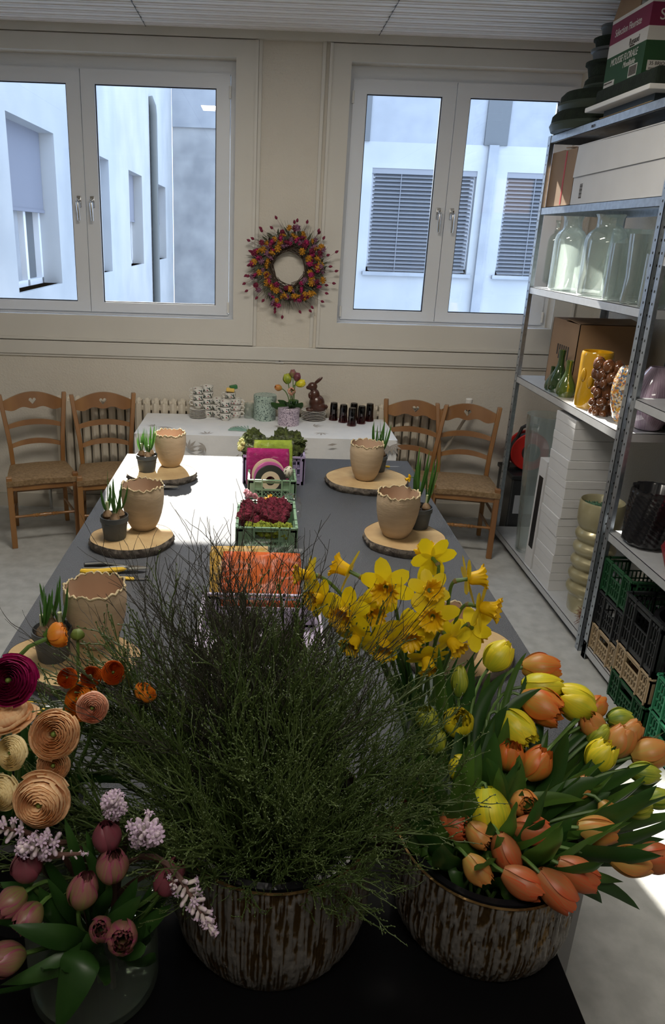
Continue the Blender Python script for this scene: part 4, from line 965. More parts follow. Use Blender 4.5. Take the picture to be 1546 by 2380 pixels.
gl(1470, 716, .05, [(0, 0), (.95, 0), (1, .01), (1, .22)], 'short glass tumbler vase near the post')
bx_ = thing('glass_bottle', on(1475, 735, Z3, .055), 'ribbed square glass bottle with dark stopper near the post', 'bottle'); bx_.location.y = 3.20
MB().lathe([(0, 0), (.052, 0), (.055, .01), (.055, .15), (.045, .175), (.018, .19), (.016, .215), (.013, .215), (.014, .19), (.042, .17), (.050, .15), (.05, .02), (0, .015)], 8, fn=lambda r_, z, a: (r_*(1+.03*math.sin(z*500)), z)).build('bottle_glass', 'vase_glass', bx_, angle=20)
MB().lathe([(0, .20), (.014, .20), (.016, .215), (.016, .25), (0, .252)], 14).build('stopper', 'choc', bx_)
for i, (x, y, r_) in enumerate(((1.74, 3.27, .05), (1.86, 3.20, .045), (1.98, 3.24, .055), (2.04, 3.5, .05), (1.78, 3.80, .06))):
    o = gl(1400, 700, r_, [(0, 0), (.9, 0), (1, .012), (1, .17+.03*(i % 3))], 'small clear glass vase crowded among the others on the glass shelf', x=x, y=y); 
# --- boxes on the second level
t = carton(1.635, 2.09, 4.165, 4.52, Z2, Z2+.285, 'card', 'brown carton with a red stripe at the far end of the upper shelf')
MB().box(1.6335, 1.635, 4.30, 4.315, Z2+.01, Z2+.28).build('red_stripe', mat('stripe_red', (.45, .03, .03), .6), t, smooth=False, world=True)
t = thing('long_box', (1.86, 3.66, Z2), 'long white cardboard box on the upper shelf', 'box')
MB().box(1.63, 2.10, 3.16, 4.15, Z2, Z2+.285).build('box_body', 'whitebox', t, smooth=False, world=True)
m_ = MB(); m_.add([(1.627, 3.155, Z2+.27), (1.622, 3.155, Z2+.15), (1.620, 4.14, Z2+.135), (1.627, 4.14, Z2+.29), (1.629, 3.155, Z2+.27), (1.624, 3.155, Z2+.15), (1.622, 4.14, Z2+.135), (1.629, 4.14, Z2+.29)], [(0, 1, 2, 3), (7, 6, 5, 4), (1, 5, 6, 2), (2, 6, 7, 3)]); m_.box(1.625, 2.10, 3.156, 4.15, Z2+.285, Z2+.289); m_.build('lid_flap', 'whitebox', t, smooth=False, world=True)
m_ = MB()
for k in range(12): m_.box(1.6285, 1.63, 4.02, 4.05, Z2+.03+k*.006, Z2+.03+k*.006+(.003 if k % 3 else .0045))
m_.build('barcode', 'ink', t, smooth=False, world=True)
# --- floral foam rings, box and tray on top
def ring(x, y, z, R_, r_, label):
    t = thing('foam_ring', (x, y, z), label, 'foam ring', 'floral foam rings on top of the shelf')
    MB().lathe([(R_-r_*.8, r_*.12), (R_-r_*.2, 0), (R_+r_*.9, 0), (R_+r_*1.1, r_*.5), (R_+r_, r_*.75), (R_-r_*.9, r_*.75), (R_-r_*.8, r_*.12)], 56).build('plastic_tray', 'foamtray', t)
    MB().lathe([(R_-r_*.95, r_*.7), (R_+r_*.97, r_*.7), (R_+r_*.9, r_*1.35), (R_+r_*.5, r_*1.75), (R_-r_*.5, r_*1.75), (R_-r_*.9, r_*1.3), (R_-r_*.95, r_*.7)], 56).build('foam', 'greenfoam', t)
mat('foamtray', (.035, .05, .035), .4)
ring(1.765, 4.34, Z1, .165, .055, 'large dark green foam ring, bottom of the pile on the far shelf top')
ring(1.775, 4.34, Z1+.098, .145, .053, 'large dark green foam ring lying on the bottom one')
ring(1.81, 4.33, Z1+.192, .085, .040, 'small dark green foam ring on top of the two large ones')
t = thing('wooden_board', (1.9, 3.7, Z1), 'pale wooden board with dark packing under the foam trays', 'board')
MB().box(1.66, 2.05, 3.5, 4.02, Z1, Z1+.02).build('board', 'slice_wood', t, smooth=False, world=True)
MB().box(1.67, 2.05, 3.5, 4.0, Z1+.02, Z1+.05).build('packing', 'teal', t, smooth=False, world=True)
t = thing('white_tray', (1.85, 3.7, Z1+.05), 'off-white board carrying dark green foam on top of the shelf', 'tray')
MB().box(1.60, 2.10, 3.42, 4.07, Z1+.05, Z1+.072).build('board', 'white', t, smooth=False, world=True, bevel=.004)
t = thing('foam_block', (1.85, 3.7, Z1+.072), 'long dark green foam block under the floral foam box', 'foam block')
m_ = MB(); m_.box(1.63, 2.06, 3.44, 4.04, Z1+.072, Z1+.145); m_.build('foam', 'greenfoam', t, smooth=False, world=True, bevel=.015)
z = Z1+.262
for i, (r_, h_, mt) in enumerate(((.115, .07, 'greenfoam'), (.10, .06, 'nursery_pot'), (.095, .05, 'greenfoam'), (.07, .06, 'nursery_pot'))):
    t = thing('stacked_bowl', (1.80, 4.33, z), '%s round plastic bowl, %s of the pile behind the floral foam box' % ('dark green' if mt == 'greenfoam' else 'grey', ['bottom', 'second', 'third', 'top'][i]), 'bowl', 'round bowls stacked behind the foam box')
    MB().lathe([(0, 0), (r_*.85, 0), (r_*.95, h_*.7), (r_*1.05, h_*.8), (r_*1.05, h_), (r_*.9, h_), (r_*.8, h_*.3), (0, h_*.2)], 36).build('bowl_body', mt, t); z += h_
mat('b_white', (.62, .60, .56), .6); mat('b_mag', (.18, .010, .05), .6); mat('b_green', (.012, .065, .018), .6); mat('b_bottom', (.55, .52, .46), .7)
bx0, bx1, by0, by1, bz0, bz1 = 1.665, 2.12, 3.66, 4.05, Z1+.145, Z1+.145+.30
t = thing('foam_carton', ((bx0+bx1)/2, (by0+by1)/2, bz0), 'open carton printed magenta, white and green for floral foam, on top of the shelf', 'box')
def shell(za, zb, mt, nm): 
    m_ = MB(); th = .004
    for q in ((bx0, bx1, by0, by0+th), (bx0, bx1, by1-th, by1), (bx0, bx0+th, by0+th, by1-th), (bx1-th, bx1, by0+th, by1-th)): m_.box(*q, za, zb)
    m_.build(nm, mt, t, smooth=False, world=True)
shell(bz0, bz0+.006, 'b_bottom', 'bottom_edge'); shell(bz0+.006, bz0+.14, 'b_green', 'green_band'); shell(bz0+.14, bz0+.195, 'b_white', 'white_band'); shell(bz0+.195, bz0+.285, 'b_mag', 'magenta_band'); shell(bz0+.285, bz1, 'b_white', 'top_edge')
MB().box(bx0, bx1, by0, by1, bz0-.0, bz0+.004).build('box_bottom', 'b_bottom', t, smooth=False, world=True)
f = MB(); f.add([(bx0, by0+.12, bz1), (bx0, by1, bz1), (bx0+.03, by1-.01, bz1+.15), (bx0+.03, by0+.18, bz1+.16), (bx0+.004, by0+.12, bz1), (bx0+.004, by1, bz1), (bx0+.034, by1-.01, bz1+.15), (bx0+.034, by0+.18, bz1+.16)], [(0, 1, 2, 3), (7, 6, 5, 4), (2, 6, 7, 3), (0, 3, 7, 4), (1, 5, 6, 2)]); f.build('box_flap', 'card', t, smooth=False, world=True)
LM = lambda y, z: Matrix.Translation(V((bx0-.0008, y, z))-t.location) @ Matrix.Rotation(-PI/2, 4, 'Z') @ Matrix.Rotation(PI/2, 4, 'X')
RM = lambda x, z: Matrix.Translation(V((x, by0-.0008, z))-t.location) @ Matrix.Rotation(PI/2, 4, 'X')
text_mesh('Sélection Fleuriste', 'lettering', .045, 'b_white', t, LM(by1-.05, bz0+.222), sx=.78)
text_mesh('Renaud', 'lettering', .040, 'ink', t, LM(by1-.22, bz0+.152), sx=.8); text_mesh('Distribution', 'lettering', .012, 'ink', t, LM(by1-.23, bz0+.143), sx=.8)
text_mesh('MOUSSE FLORALE', 'lettering', .043, 'b_white', t, LM(by1-.05, bz0+.098), sx=.78, shear=.2); text_mesh('Mouillable', 'lettering', .036, 'b_white', t, LM(by1-.19, bz0+.066), sx=.8, shear=.2)
m_ = MB(); m_.box(bx0-.0012, bx0, by0+.05, by0+.13, bz0+.012, bz0+.062); m_.box(bx0-.0012, bx0, by1-.12, by1-.01, bz0+.010, bz0+.034); m_.build('paper_label', 'b_white', t, smooth=False, world=True)
m_ = MB()
for k in range(14): m_.box(bx0-.0018, bx0-.0011, by0+.055+k*.005, by0+.0575+k*.005+(.001 if k % 3 == 0 else 0), bz0+.018, bz0+.057)
m_.build('barcode', 'ink', t, smooth=False, world=True)
text_mesh('35 BRIQUES MOUILLABLES', 'lettering', .0095, 'ink', t, LM(by1-.012, bz0+.022)@Matrix.Translation((0, 0, .0006)), sx=.8)
text_mesh('Sélection', 'lettering', .062, 'b_white', t, RM(bx0+.04, bz0+.218)); 
MB().box(bx0+.02, bx0+.40, by0-.0012, by0, bz0+.022, bz0+.062).build('paper_label', 'b_white', t, smooth=False, world=True)
text_mesh('35 BRIQUES MOUILLABLES', 'lettering', .020, 'ink', t, RM(bx0+.028, bz0+.043)@Matrix.Translation((0, 0, .0006))); text_mesh('pour fleurs fraîches      23 x 11', 'lettering', .013, 'ink', t, RM(bx0+.028, bz0+.027)@Matrix.Translation((0, 0, .0006)))
# shelf label scribble
t_ = [o for o in bpy.data.objects if o.name == 'metal_shelf'][0]
text_mesh('BE 21', 'lettering', .018, 'ink', t_, Matrix.Translation(V((SX+.0005, 3.98, Z1-.028))-t_.location) @ Matrix.Rotation(-PI/2, 4, 'Z') @ Matrix.Rotation(PI/2, 4, 'X'))
# --- bottom level
ZB = .085
p = on(1212, 1300, ZB, .07); h_ = .87
t = thing('floor_vase', (p.x, 4.16, ZB), 'very tall clear glass cylinder vase on the bottom shelf', 'vase')
MB().lathe([(0, 0), (.062, 0), (.066, .01), (.085, h_*.5), (.112, h_), (.108, h_), (.081, h_*.5), (.06, .02), (0, .018)], 40).build('vase_glass', 'vase_glass', t)
t = thing('display_box', (1.76, 3.935, ZB), 'tall narrow white box with a black slot on the bottom shelf', 'box')
MB().box(1.625, 1.90, 3.885, 3.99, ZB, ZB+.66).build('box_body', 'whitebox', t, smooth=False, world=True)
MB().box(1.6235, 1.625, 3.905, 3.965, ZB+.12, ZB+.56).build('black_slot', 'black', t, smooth=False, world=True, bevel=0)
text_mesh('fleurs', 'lettering', .016, 'ink', t, Matrix.Translation(V((1.624, 3.965, ZB+.06))-t.location) @ Matrix.Rotation(-PI/2, 4, 'Z') @ Matrix.Rotation(PI/2, 4, 'X')) if False else None
for k in range(9):
    z = ZB+k*.1075; jx, jy = R(-.004, .004), R(-.004, .004)
    l = 'plain white carton, %s from the bottom of the tall stack on the bottom shelf' % (['lowest', 'second', 'third', 'fourth', 'fifth', 'sixth', 'seventh', 'eighth', 'topmost, ninth'][k])
    if k == 0:
        wb = thing('white_carton', (1.745, 3.735, z), l, 'box', 'white cartons stacked on the bottom shelf')
        MB().box(-.12, .12, -.125, .125, 0, .098).build('box_body', 'whitebox', wb, smooth=False, bevel=.002); MB().box(-.1215, .1215, -.1265, .1265, .062, .106).build('box_lid', 'whitebox', wb, smooth=False, bevel=.002)
    else: dup(wb, (1.745+jx, 3.735+jy, z), R(-.02, .02), l)
rp = [(0, 0), (.078, 0), (.082, .01), (.085, .08)]
for k in range(5):
    z = .095+k*.075; rp += [(.086, z), (.096, z+.012), (.103, z+.026), (.104, z+.040), (.098, z+.054), (.087, z+.066)]
rp += [(.098, .478), (.106, .50), (.108, .54), (.108, .60), (.103, .612), (.094, .60), (.09, .5), (0, .5)]
p = on(1330, 1400, ZB, .08); p.x = 1.735; p.y = 3.40
mat('beige_glaze', (.33, .29, .16), .3, .35, coat=.3, col2=(.42, .38, .24), scale=6)
vase('ribbed_vase', p, rp, 'beige_glaze', 'tall olive-beige vase with bulging horizontal rings on the bottom shelf', 56)
clump('green_sisal', p+V((0, 0, .55)), (.055, .055, .02), 14, .032, mat('sisal', (.06, .14, .08), .95, var=.5, scale=60), 'green fibre stuffed into the top of the ringed vase', 'fibre', 55)
m_ = MB(); random.seed(8)
for k in range(160):
    a = V((0, 0, .05)); d = V((R(-1, 1), R(-1, 1), R(-.6, 1))).normalized()*R(.04, .075); m_.tube([a+V((R(-.02, .02), R(-.02, .02), 0)), a+d*.5+V((0, 0, R(-.01, .01))), a+d], .0012, 3)
o = m_.build('coconut_fibre', mat('coco', (.16, .055, .03), .95), None); o.location = (1.68, 3.22, ZB); tag(o, 'tuft of red-brown coconut fibre on the bottom shelf near the post', 'fibre', None, 'stuff')
# reel and black box behind
q = aty(1198, 1145, 4.70)
t = thing('storage_box', (q.x+.10, 4.72, 0), 'black and grey plastic storage box on the floor behind the shelf', 'box')
MB().cbox((0, 0, .21), (.36, .30, .42)).build('box_body', 'cratedark', t, smooth=False, bevel=.01); MB().cbox((0, -.151, .24), (.30, .004, .13)).build('grey_panel', 'ext_grey2', t, smooth=False)
MB().cbox((0, 0, .43), (.38, .32, .03)).build('lid', 'black', t, smooth=False, bevel=.006)
q2 = aty(1218, 1075, 4.70)
t = thing('cable_reel', (q2.x+.02, 4.72, q.z+.0), 'red cable reel with black handle standing on the black box', 'cable reel'); rz_ = .445; t.location.z = rz_
D = Matrix.Translation((0, 0, .135)) @ Matrix.Rotation(PI/2, 4, 'X')
mat('reel_red', (.50, .02, .015), .35)
MB().lathe([(.03, -.055), (.125, -.055), (.13, -.048), (.125, -.04), (.03, -.04)], 40, M=D).build('side_disc', 'reel_red', t); MB().lathe([(.0, .04), (.125, .04), (.13, .048), (.125, .055), (.03, .057), (0, .06)], 40, M=D).build('side_disc', 'reel_red', t)
m_ = MB()
for k in range(5): m_.lathe([(.105-.012*k+.008*math.cos(a*PI/3), -.035+.008*math.sin(a*PI/3)) for a in range(7)], 36, M=D); m_.lathe([(.108+.006*math.cos(a*PI/3), -.03+k*.015+.007*math.sin(a*PI/3)) for a in range(7)], 36, M=D)
m_.lathe([(0, .058), (.06, .058), (.06, .072), (0, .074)], 30, M=D); m_.build('black_cable', 'tool_black', t)
m_ = MB(); m_.tube([(-.12, .0, 0), (-.12, 0, .10), (-.06, 0, .29), (-.02, 0, .31), (.05, 0, .30)], [.010, .010, .012, .015, .014], 8); m_.tube([(-.12, 0, .004), (.12, 0, .004)], .01, 8); m_.build('carry_handle', 'tool_black', t)
q = aty(1089, 944, 4.85); ql = q-rad.location
MB().lathe([(0, 0), (.021, 0), (.024, .03), (.024, .048), (.018, .054), (0, .054)], 20, tuple(ql)).build('thermostat_knob', 'white', rad)
MB().lathe([(0, -.03), (.015, -.03), (.016, 0), (0, 0)], 16, tuple(ql)).build('valve_collar', 'black', rad)
MB().tube([ql+V((0, 0, -.03)), ql+V((0, .01, -.07)), ql+V((-.06, .02, -.20)), V((1.30, ql.y, .36)), V((1.30, 0, .20))], .011, 8).build('supply_pipe', 'radiator', rad)
# --- nearer unit
def knob(r_, z, a): return (r_*(1+.045*math.sin(a*14+z*120)*math.sin(z*150+a*3)) if r_ > .05 else r_, z)
kp = [(0, 0), (.07, 0), (.085, .01)]+[(.095, .02+i*.006) for i in range(38)]+[(.09, .25), (.092, .262), (.080, .255), (.078, .1), (0, .04)]
p = on(1447, 1246, .665, .09); vase('textured_vase', (p.x, 2.93, .665), kp, 'blackgloss', 'glossy black knobbly cylinder vase on the near shelf', 96, knob, angle=70)
p = V((1.80, 2.62, .665))
t = thing('faceted_vase', p, 'large translucent red faceted vase on the near shelf', 'vase'); random.seed(14)
mat('redglass', (.22, .008, .025), .06, coat=1, col2=(.13, .045, .03), scale=6, spec=.8)
m_ = MB(); lv = [(.02, 0, 6, 0), (.145, 0, 6, 0), (.165, .09, 6, .5), (.135, .20, 6, 0), (.075, .33, 6, .5), (.06, .36, 6, .5), (.045, .36, 6, .5)]
vs = []; 
for (r_, z, n, ph) in lv:
    for k in range(6): a = (k+ph)*PI/3; vs.append((r_*math.cos(a)*1.05, r_*math.sin(a), z))
fs = []
for j in range(len(lv)-1):
    for k in range(6):
        a_, b_, c_, d_ = j*6+k, j*6+(k+1) % 6, (j+1)*6+(k+1) % 6, (j+1)*6+k; fs += [(a_, b_, d_), (b_, c_, d_)] if (j+k) % 2 else [(a_, b_, c_), (a_, c_, d_)]
m_.add(vs, fs); m_.build('vase_body', 'redglass', t, smooth=False)
t = thing('driftwood_vase', (2.0, 2.93, .665), 'brown wooden vase behind the black knobbly one', 'vase')
MB().lathe([(0, 0), (.08, 0), (.085, .1), (.07, .2), (.10, .33), (.09, .33), (0, .1)], 40, fn=lambda r_, z, a: (r_*(1+.08*noise.noise(V((math.cos(a)*3, math.sin(a)*3, z*8)))), z)).build('vase_body', mat('driftw', (.13, .055, .025), .4, col2=(.05, .02, .01), scale=7, stretch=(1, 1, .2), coat=.3), t)
mat('blackpebble', (.008, .009, .012), .22, bump=1, bscale=130)
vase('egg_vase', (1.80, 2.84, 1.285), [(0, 0), (.06, 0), (.08, .01), (.115, .08), (.125, .15), (.11, .24), (.08, .34), (.05, .42), (.04, .43), (.035, .42), (0, .3)], 'blackpebble', 'large black hammered egg-shaped vase on the upper near shelf', 56)
GY = 0
def stack(y0, y1, z0, items, where, x0=1.625, x1=2.02):
    z = z0
    for k, (h_, mt, cn) in enumerate(items):
        crate(((x0+x1)/2, (y0+y1)/2, z), x1-x0, y1-y0, h_-.003, mt, '%s plastic crate, %s in the %s' % (cn, ['bottom', 'middle', 'top'][k] if len(items) == 3 else ['lower', 'upper'][k], where), style='grid', group='plastic transport crates beside the shelf', nm='transport_crate'); z += h_
stack(2.80, 3.065, .07, [(.135, 'cratebeige', 'beige'), (.175, 'cratedark', 'black'), (.165, 'crategreen', 'dark green')], 'far stack beside the shelf post')
stack(2.48, 2.78, 0, [(.135, 'crategreen', 'green'), (.135, 'cratebeige', 'beige'), (.24, 'cratedark', 'black')], 'middle stack of crates', 1.60, 2.02)
stack(2.16, 2.45, 0, [(.16, 'cratemint', 'bright mint'), (.16, 'cratemint', 'bright mint')], 'nearest stack at the right edge', 1.60, 2.02)
for nm, x, y, z, w_ in (('a', 1.82, 2.93, .27, 'inside the far stack'), ('b', 1.80, 2.63, .30, 'in the middle stack')):
    t = thing('black_pot', (x, y, z), 'black plastic pot lying in the black crate %s' % w_, 'pot')
    MB().lathe([(0, 0), (.09, 0), (.125, .14), (.135, .14), (.135, .15), (.115, .15), (.085, .01), (0, .01)], 36).build('pot_body', 'blackgloss', t)

# ------------------------------------------------------------ dried flower wreath
wc_ = aty(671, 621, 4.90); wc_.y = 4.895
wr = thing('flower_wreath', (wc_.x, wc_.y, wc_.z), 'round dried flower wreath of pink, yellow and grey-green on the wall between the windows', 'wreath')
random.seed(31)
mat('twig', (.075, .05, .035), .9); mat('grey_green', (.085, .095, .055), .85, var=.4, scale=40); mat('wine', (.16, .008, .035), .8); mat('w_pink', (.45, .02, .13), .8, var=.4, scale=60); mat('w_yel', (.58, .27, .015), .8, var=.4, scale=60); mat('w_mauve', (.28, .12, .20), .8, var=.4, scale=60)
m_ = MB()
for k in range(60):
    R_ = .125+R(-.025, .03); a0 = R(0, 6.28); y = R(-.02, .02); pts = [(math.cos(a0+i*.25)*(R_+.01*math.sin(i+k)), y+.008*math.sin(i*1.3+k), math.sin(a0+i*.25)*(R_+.012*math.sin(i*.7+k))*1.05) for i in range(14)]; m_.tube(pts, .0022, 4)
m_.build('twig_ring', 'twig', wr)
m_ = MB()
for k in range(620):
    a = R(0, 6.28); r0 = R(.13, .20); L_ = R(.04, .11); sw = R(-.2, .75); b0 = V((r0*math.cos(a), R(-.03, .03), r0*math.sin(a))); d = V((math.cos(a+sw), R(-.5, .15), math.sin(a+sw))).normalized()*L_
    m_.tube([b0, b0+d*.5+V((0, 0, R(-.004, .004))), b0+d], [.0014, .0010, .0005], 3)
m_.build('grass_sprigs', 'grey_green', wr)['kind'] = 'stuff'
m_ = MB()
for k in range(260):
    a = R(0, 6.28); r0 = R(.125, .215); b0 = V((r0*math.cos(a), R(-.045, -.01), r0*math.sin(a))); d = V((math.cos(a+R(-.8, 1.2)), R(-.7, .1), math.sin(a+R(-.8, 1.2)))).normalized()*R(.025, .05); blade(m_, b0, b0+d, .006, (0, -.005, 0), 4)
m_.build('small_leaves', 'grey_green', wr)['kind'] = 'stuff'
def bloom(k, mt, nm, r_, cnt):
    for i in range(cnt):
        a = 2*PI*(i+R(-.45, .45))/cnt+k; rr = R(.125, .245); m_ = MB(); pompon(m_, (0, 0, 0), r_*R(.8, 1.2), 20); o = m_.build(nm, mt, wr); o.location = (rr*math.cos(a), R(-.065, -.04), rr*math.sin(a)); o.rotation_euler = (R(0, 3), R(0, 3), 0)
bloom(.0, 'w_yel', 'yellow_strawflower', .0195, 46); bloom(.2, 'w_pink', 'pink_flower', .0195, 26); bloom(.5, 'wine', 'wine_red_flower', .018, 28); bloom(.9, 'w_mauve', 'mauve_flower', .018, 30)
for i in range(34):
    a = 2*PI*(i+R(-.4, .4))/34; b0 = V((.19*math.cos(a), -.02, .19*math.sin(a))); sw = R(-.1, .5); tp = V((R(.245, .31)*math.cos(a+sw*.4), R(-.06, -.01), R(.25, .305)*math.sin(a+sw*.4))); d = (tp-b0).normalized()
    m_ = MB(); m_.tube([b0, tp], .0008, 3); m_.tube([tp, tp+d*.006, tp+d*.015, tp+d*.026], [.003, .0085, .0085, .001], 7); m_.build('bunny_tail', 'wine', wr)

# ------------------------------------------------------------ planters and containers in front
def planter_mat():
    M = bpy.data.materials.new('bark_glaze'); M.use_nodes = True; N = M.node_tree.nodes; L = M.node_tree.links; b = N['Principled BSDF']
    a = N.new('ShaderNodeAttribute'); a.attribute_name = 'pg'; sc = N.new('ShaderNodeSeparateColor'); L.new(a.outputs['Color'], sc.inputs[0])
    tc = N.new('ShaderNodeTexCoord'); n = N.new('ShaderNodeTexNoise'); n.inputs['Scale'].default_value = 55; n.inputs['Detail'].default_value = 5; L.new(tc.outputs['Object'], n.inputs['Vector'])
    ad = N.new('ShaderNodeMath'); ad.operation = 'ADD'; L.new(sc.outputs[2], ad.inputs[0]); L.new(n.outputs[0], ad.inputs[1])
    mr = N.new('ShaderNodeMapRange'); mr.inputs[1].default_value = .74; mr.inputs[2].default_value = 1.0; L.new(ad.outputs[0], mr.inputs[0])
    mx = N.new('ShaderNodeMix'); mx.data_type = 'RGBA'; mx.inputs[6].default_value = (.20, .125, .05, 1); mx.inputs[7].default_value = (.15, .14, .13, 1); L.new(mr.outputs[0], mx.inputs[0]); L.new(mx.outputs[2], b.inputs['Base Color'])
    m1 = N.new('ShaderNodeMapRange'); m1.inputs[3].default_value = .9; m1.inputs[4].default_value = .25; L.new(mr.outputs[0], m1.inputs[0]); L.new(m1.outputs[0], b.inputs['Metallic'])
    b.inputs['Roughness'].default_value = .33
    bp = N.new('ShaderNodeBump'); bp.inputs['Strength'].default_value = .7; bp.inputs['Distance'].default_value = .004; L.new(n.outputs[0], bp.inputs['Height']); L.new(bp.outputs[0], b.inputs['Normal']); MATS['bark_glaze'] = M
planter_mat()
def planter(c, r, h, label, sd):
    t = thing('bark_planter', (c[0], c[1], T), label, 'planter', 'bark textured planters'); nu, nv = 560, 46; m_ = MB()
    def prof(v): return (.84+.16*math.sin(min(1, v*2.4+.06)*PI/2)**.9)*(1-.02*v) if v < 1 else .98
    vs = []; cs = []
    for j in range(nv+1):
        v = j/nv
        for i in range(nu):
            a = 2*PI*i/nu; wob = .25*noise.noise(V((math.cos(a)*4, math.sin(a)*4, v*3+sd)))
            f_ = noise.noise(V((math.cos(a)*r*260+sd, math.sin(a)*r*260, v*3.6+wob*3)))*1.2+.35*noise.noise(V((math.cos(a)*r*260, math.sin(a)*r*260, v*26)))
            k = max(0, min(1, .5+f_)); edge = min(1, v*12, (1-v)*14+.2)
            q = r*prof(v)*.975+.0055*(k-.4)*edge; vs.append((q*math.cos(a), q*math.sin(a), h*v)); cs.append((i/nu, v, k))
    m_.add(vs, [(j*nu+i, j*nu+(i+1) % nu, (j+1)*nu+(i+1) % nu, (j+1)*nu+i) for j in range(nv) for i in range(nu)], cs)
    m_.build('planter_wall', 'bark_glaze', t, angle=80)
    MB().lathe([(r*.975, h), (r*.95, h+.001), (r*.93, h-.01), (r*.80, .01), (0, .01)], 72).build('planter_inside', 'bark_glaze', t)
    MB().lathe([(0, .02), (r*.74, .02), (r*.86, h*.93), (r*.90, h*.96), (r*.90, h*.985), (r*.83, h*.985), (r*.72, .03), (0, .03)], 60).build('black_liner', 'blackgloss', t)
    return t
BL, BR = V((.040, .995, T)), V((.418, 1.000, T))
planter(BL, .178, .232, 'bark textured planter with gold grooves, holding the bilberry branches', 1.0)
planter(BR, .160, .182, 'bark textured planter with gold grooves, holding the yellow and orange tulips', 7.0)
def glass_pot(c, r, h, label, water):
    t = thing('glass_vase', c, label, 'vase')
    MB().lathe([(0, 0), (r*.9, 0), (r, .01), (r, h), (r*.97, h), (r*.96, .02), (r*.85, .012), (0, .012)], 48).build('vase_glass', 'vase_glass', t)
    glassmat('water', (.80, .86, .72), .04, .3) if 'water' not in MATS else None
    MB().lathe([(0, .013), (r*.94, .014), (r*.95, h*water), (0, h*water)], 40).build('water', 'water', t)
GV = V((-.245, .868, T)); glass_pot(GV, .102, .205, 'round clear glass vase of mauve tulips and hyacinths at the front left', .7)
DV = V((.395, 1.40, T)); glass_pot(DV, .062, .20, 'clear glass vase of daffodils on the work table', .6)
t = thing('black_bucket', (-.40, 1.02, T), 'black bucket holding the ranunculus at the left', 'bucket'); MB().lathe([(0, 0), (.085, 0), (.105, .21), (.11, .215), (.10, .22), (.08, .01), (0, .01)], 40).build('bucket_wall', 'black', t)
RV = V((-.40, 1.02, T))
t = thing('red_box', (.27, 1.21, T), 'flat dark red ribbed box between the two planters', 'box')
m_ = MB(); m_.box(.14, .40, 1.142, 1.20, T, T+.035)
for k in range(3): m_.box(.14, .40, 1.138, 1.143, T+.004+k*.011, T+.009+k*.011)
m_.build('box_body', mat('redbrown', (.10, .018, .02), .45), t, smooth=False, world=True)

# ------------------------------------------------------------ flowers
def axis(ax, up, tw): return (CR*ax+CU*up-CF*tw).normalized()
def petal(mb, a0, span, L_, W_, prof, rk=1, rag=0, zk=1, nu=8, nv=10, sd=0, tipflare=0):
    vs = []; cs = []
    for j in range(nv+1):
        v = j/nv
        for i in range(nu+1):
            u = i/nu*2-1; wv = max(.05, math.sin(PI*min(1, .12+v*.80)))**.42
            a = a0+u*span*wv; rr = W_/2*prof(v)*rk*(1+.04*u)+.0006*(sd % 1)
            edge = 1-abs(u)**2.2*.07*v
            jz = rag*(noise.noise(V((a*4, v*2, sd)))*.10+noise.noise(V((a*13, v, sd+3)))*.07)*v**3; jr = rag*noise.noise(V((a*9, v*4, sd+7)))*.22*v**3
            rr = rr*(1+jr)+tipflare*W_*v**6; z = L_*zk*(v*edge+jz)
            rr *= 1-.035*math.exp(-(u*5)**2)*math.sin(PI*v)*(1 if rag < 1 else .3)
            vs.append((rr*math.cos(a), rr*math.sin(a), z)); cs.append((i/nu, v, sd % 1))
    mb.add(vs, [(j*(nu+1)+i, j*(nu+1)+i+1, (j+1)*(nu+1)+i+1, (j+1)*(nu+1)+i) for j in range(nv) for i in range(nu)], cs)
def tulip_prof(close): return lambda v: (math.sin(PI*min(1, v*(.60+.30*close)+.09))**.72)*(1-.25*close*max(0, v-.5))
def tulip_head(L_, W_, rag, close, sd, inner=2):
    m_ = MB(); random.seed(int(sd*37))
    for k in range(3): petal(m_, k*2.094+sd, .92, L_, W_, tulip_prof(close), 1.0, rag*.35, R(.90, 1.0), sd=sd+k)
    for k in range(3): petal(m_, k*2.094+1.05+sd, .90, L_, W_, tulip_prof(close*1.1), .93, rag*.6, R(.95, 1.03), sd=sd+k+5)
    for q in range(inner):
        for k in range(4): petal(m_, k*1.57+q*.8+sd, .75, L_, W_, tulip_prof(close*1.1), .74-.20*q, rag, R(.86, .98), nu=7, nv=8, sd=sd+k*3+q*11)
    return m_
mat('tul_yellow', (.55, .58, .03), .42, attr=(.90, .72, .03), trans=.22); mat('tul_green', (.14, .25, .03), .45, attr=(.55, .56, .05), trans=.22)
mat('tul_orange', (.48, .30, .05), .42, attr=(.70, .13, .02), trans=.22); mat('tul_peach', (.50, .34, .08), .42, attr=(.66, .22, .06), trans=.22)
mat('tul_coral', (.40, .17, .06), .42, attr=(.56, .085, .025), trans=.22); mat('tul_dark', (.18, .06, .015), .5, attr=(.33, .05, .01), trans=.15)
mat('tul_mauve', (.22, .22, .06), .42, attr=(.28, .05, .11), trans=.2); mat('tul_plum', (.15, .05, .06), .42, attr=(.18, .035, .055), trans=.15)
def leafM(m_, p0, p1, wd, out, tw=0): blade(m_, p0, p1, wd, out, 12, .35, twist=tw, wave=.10, shape=.8)
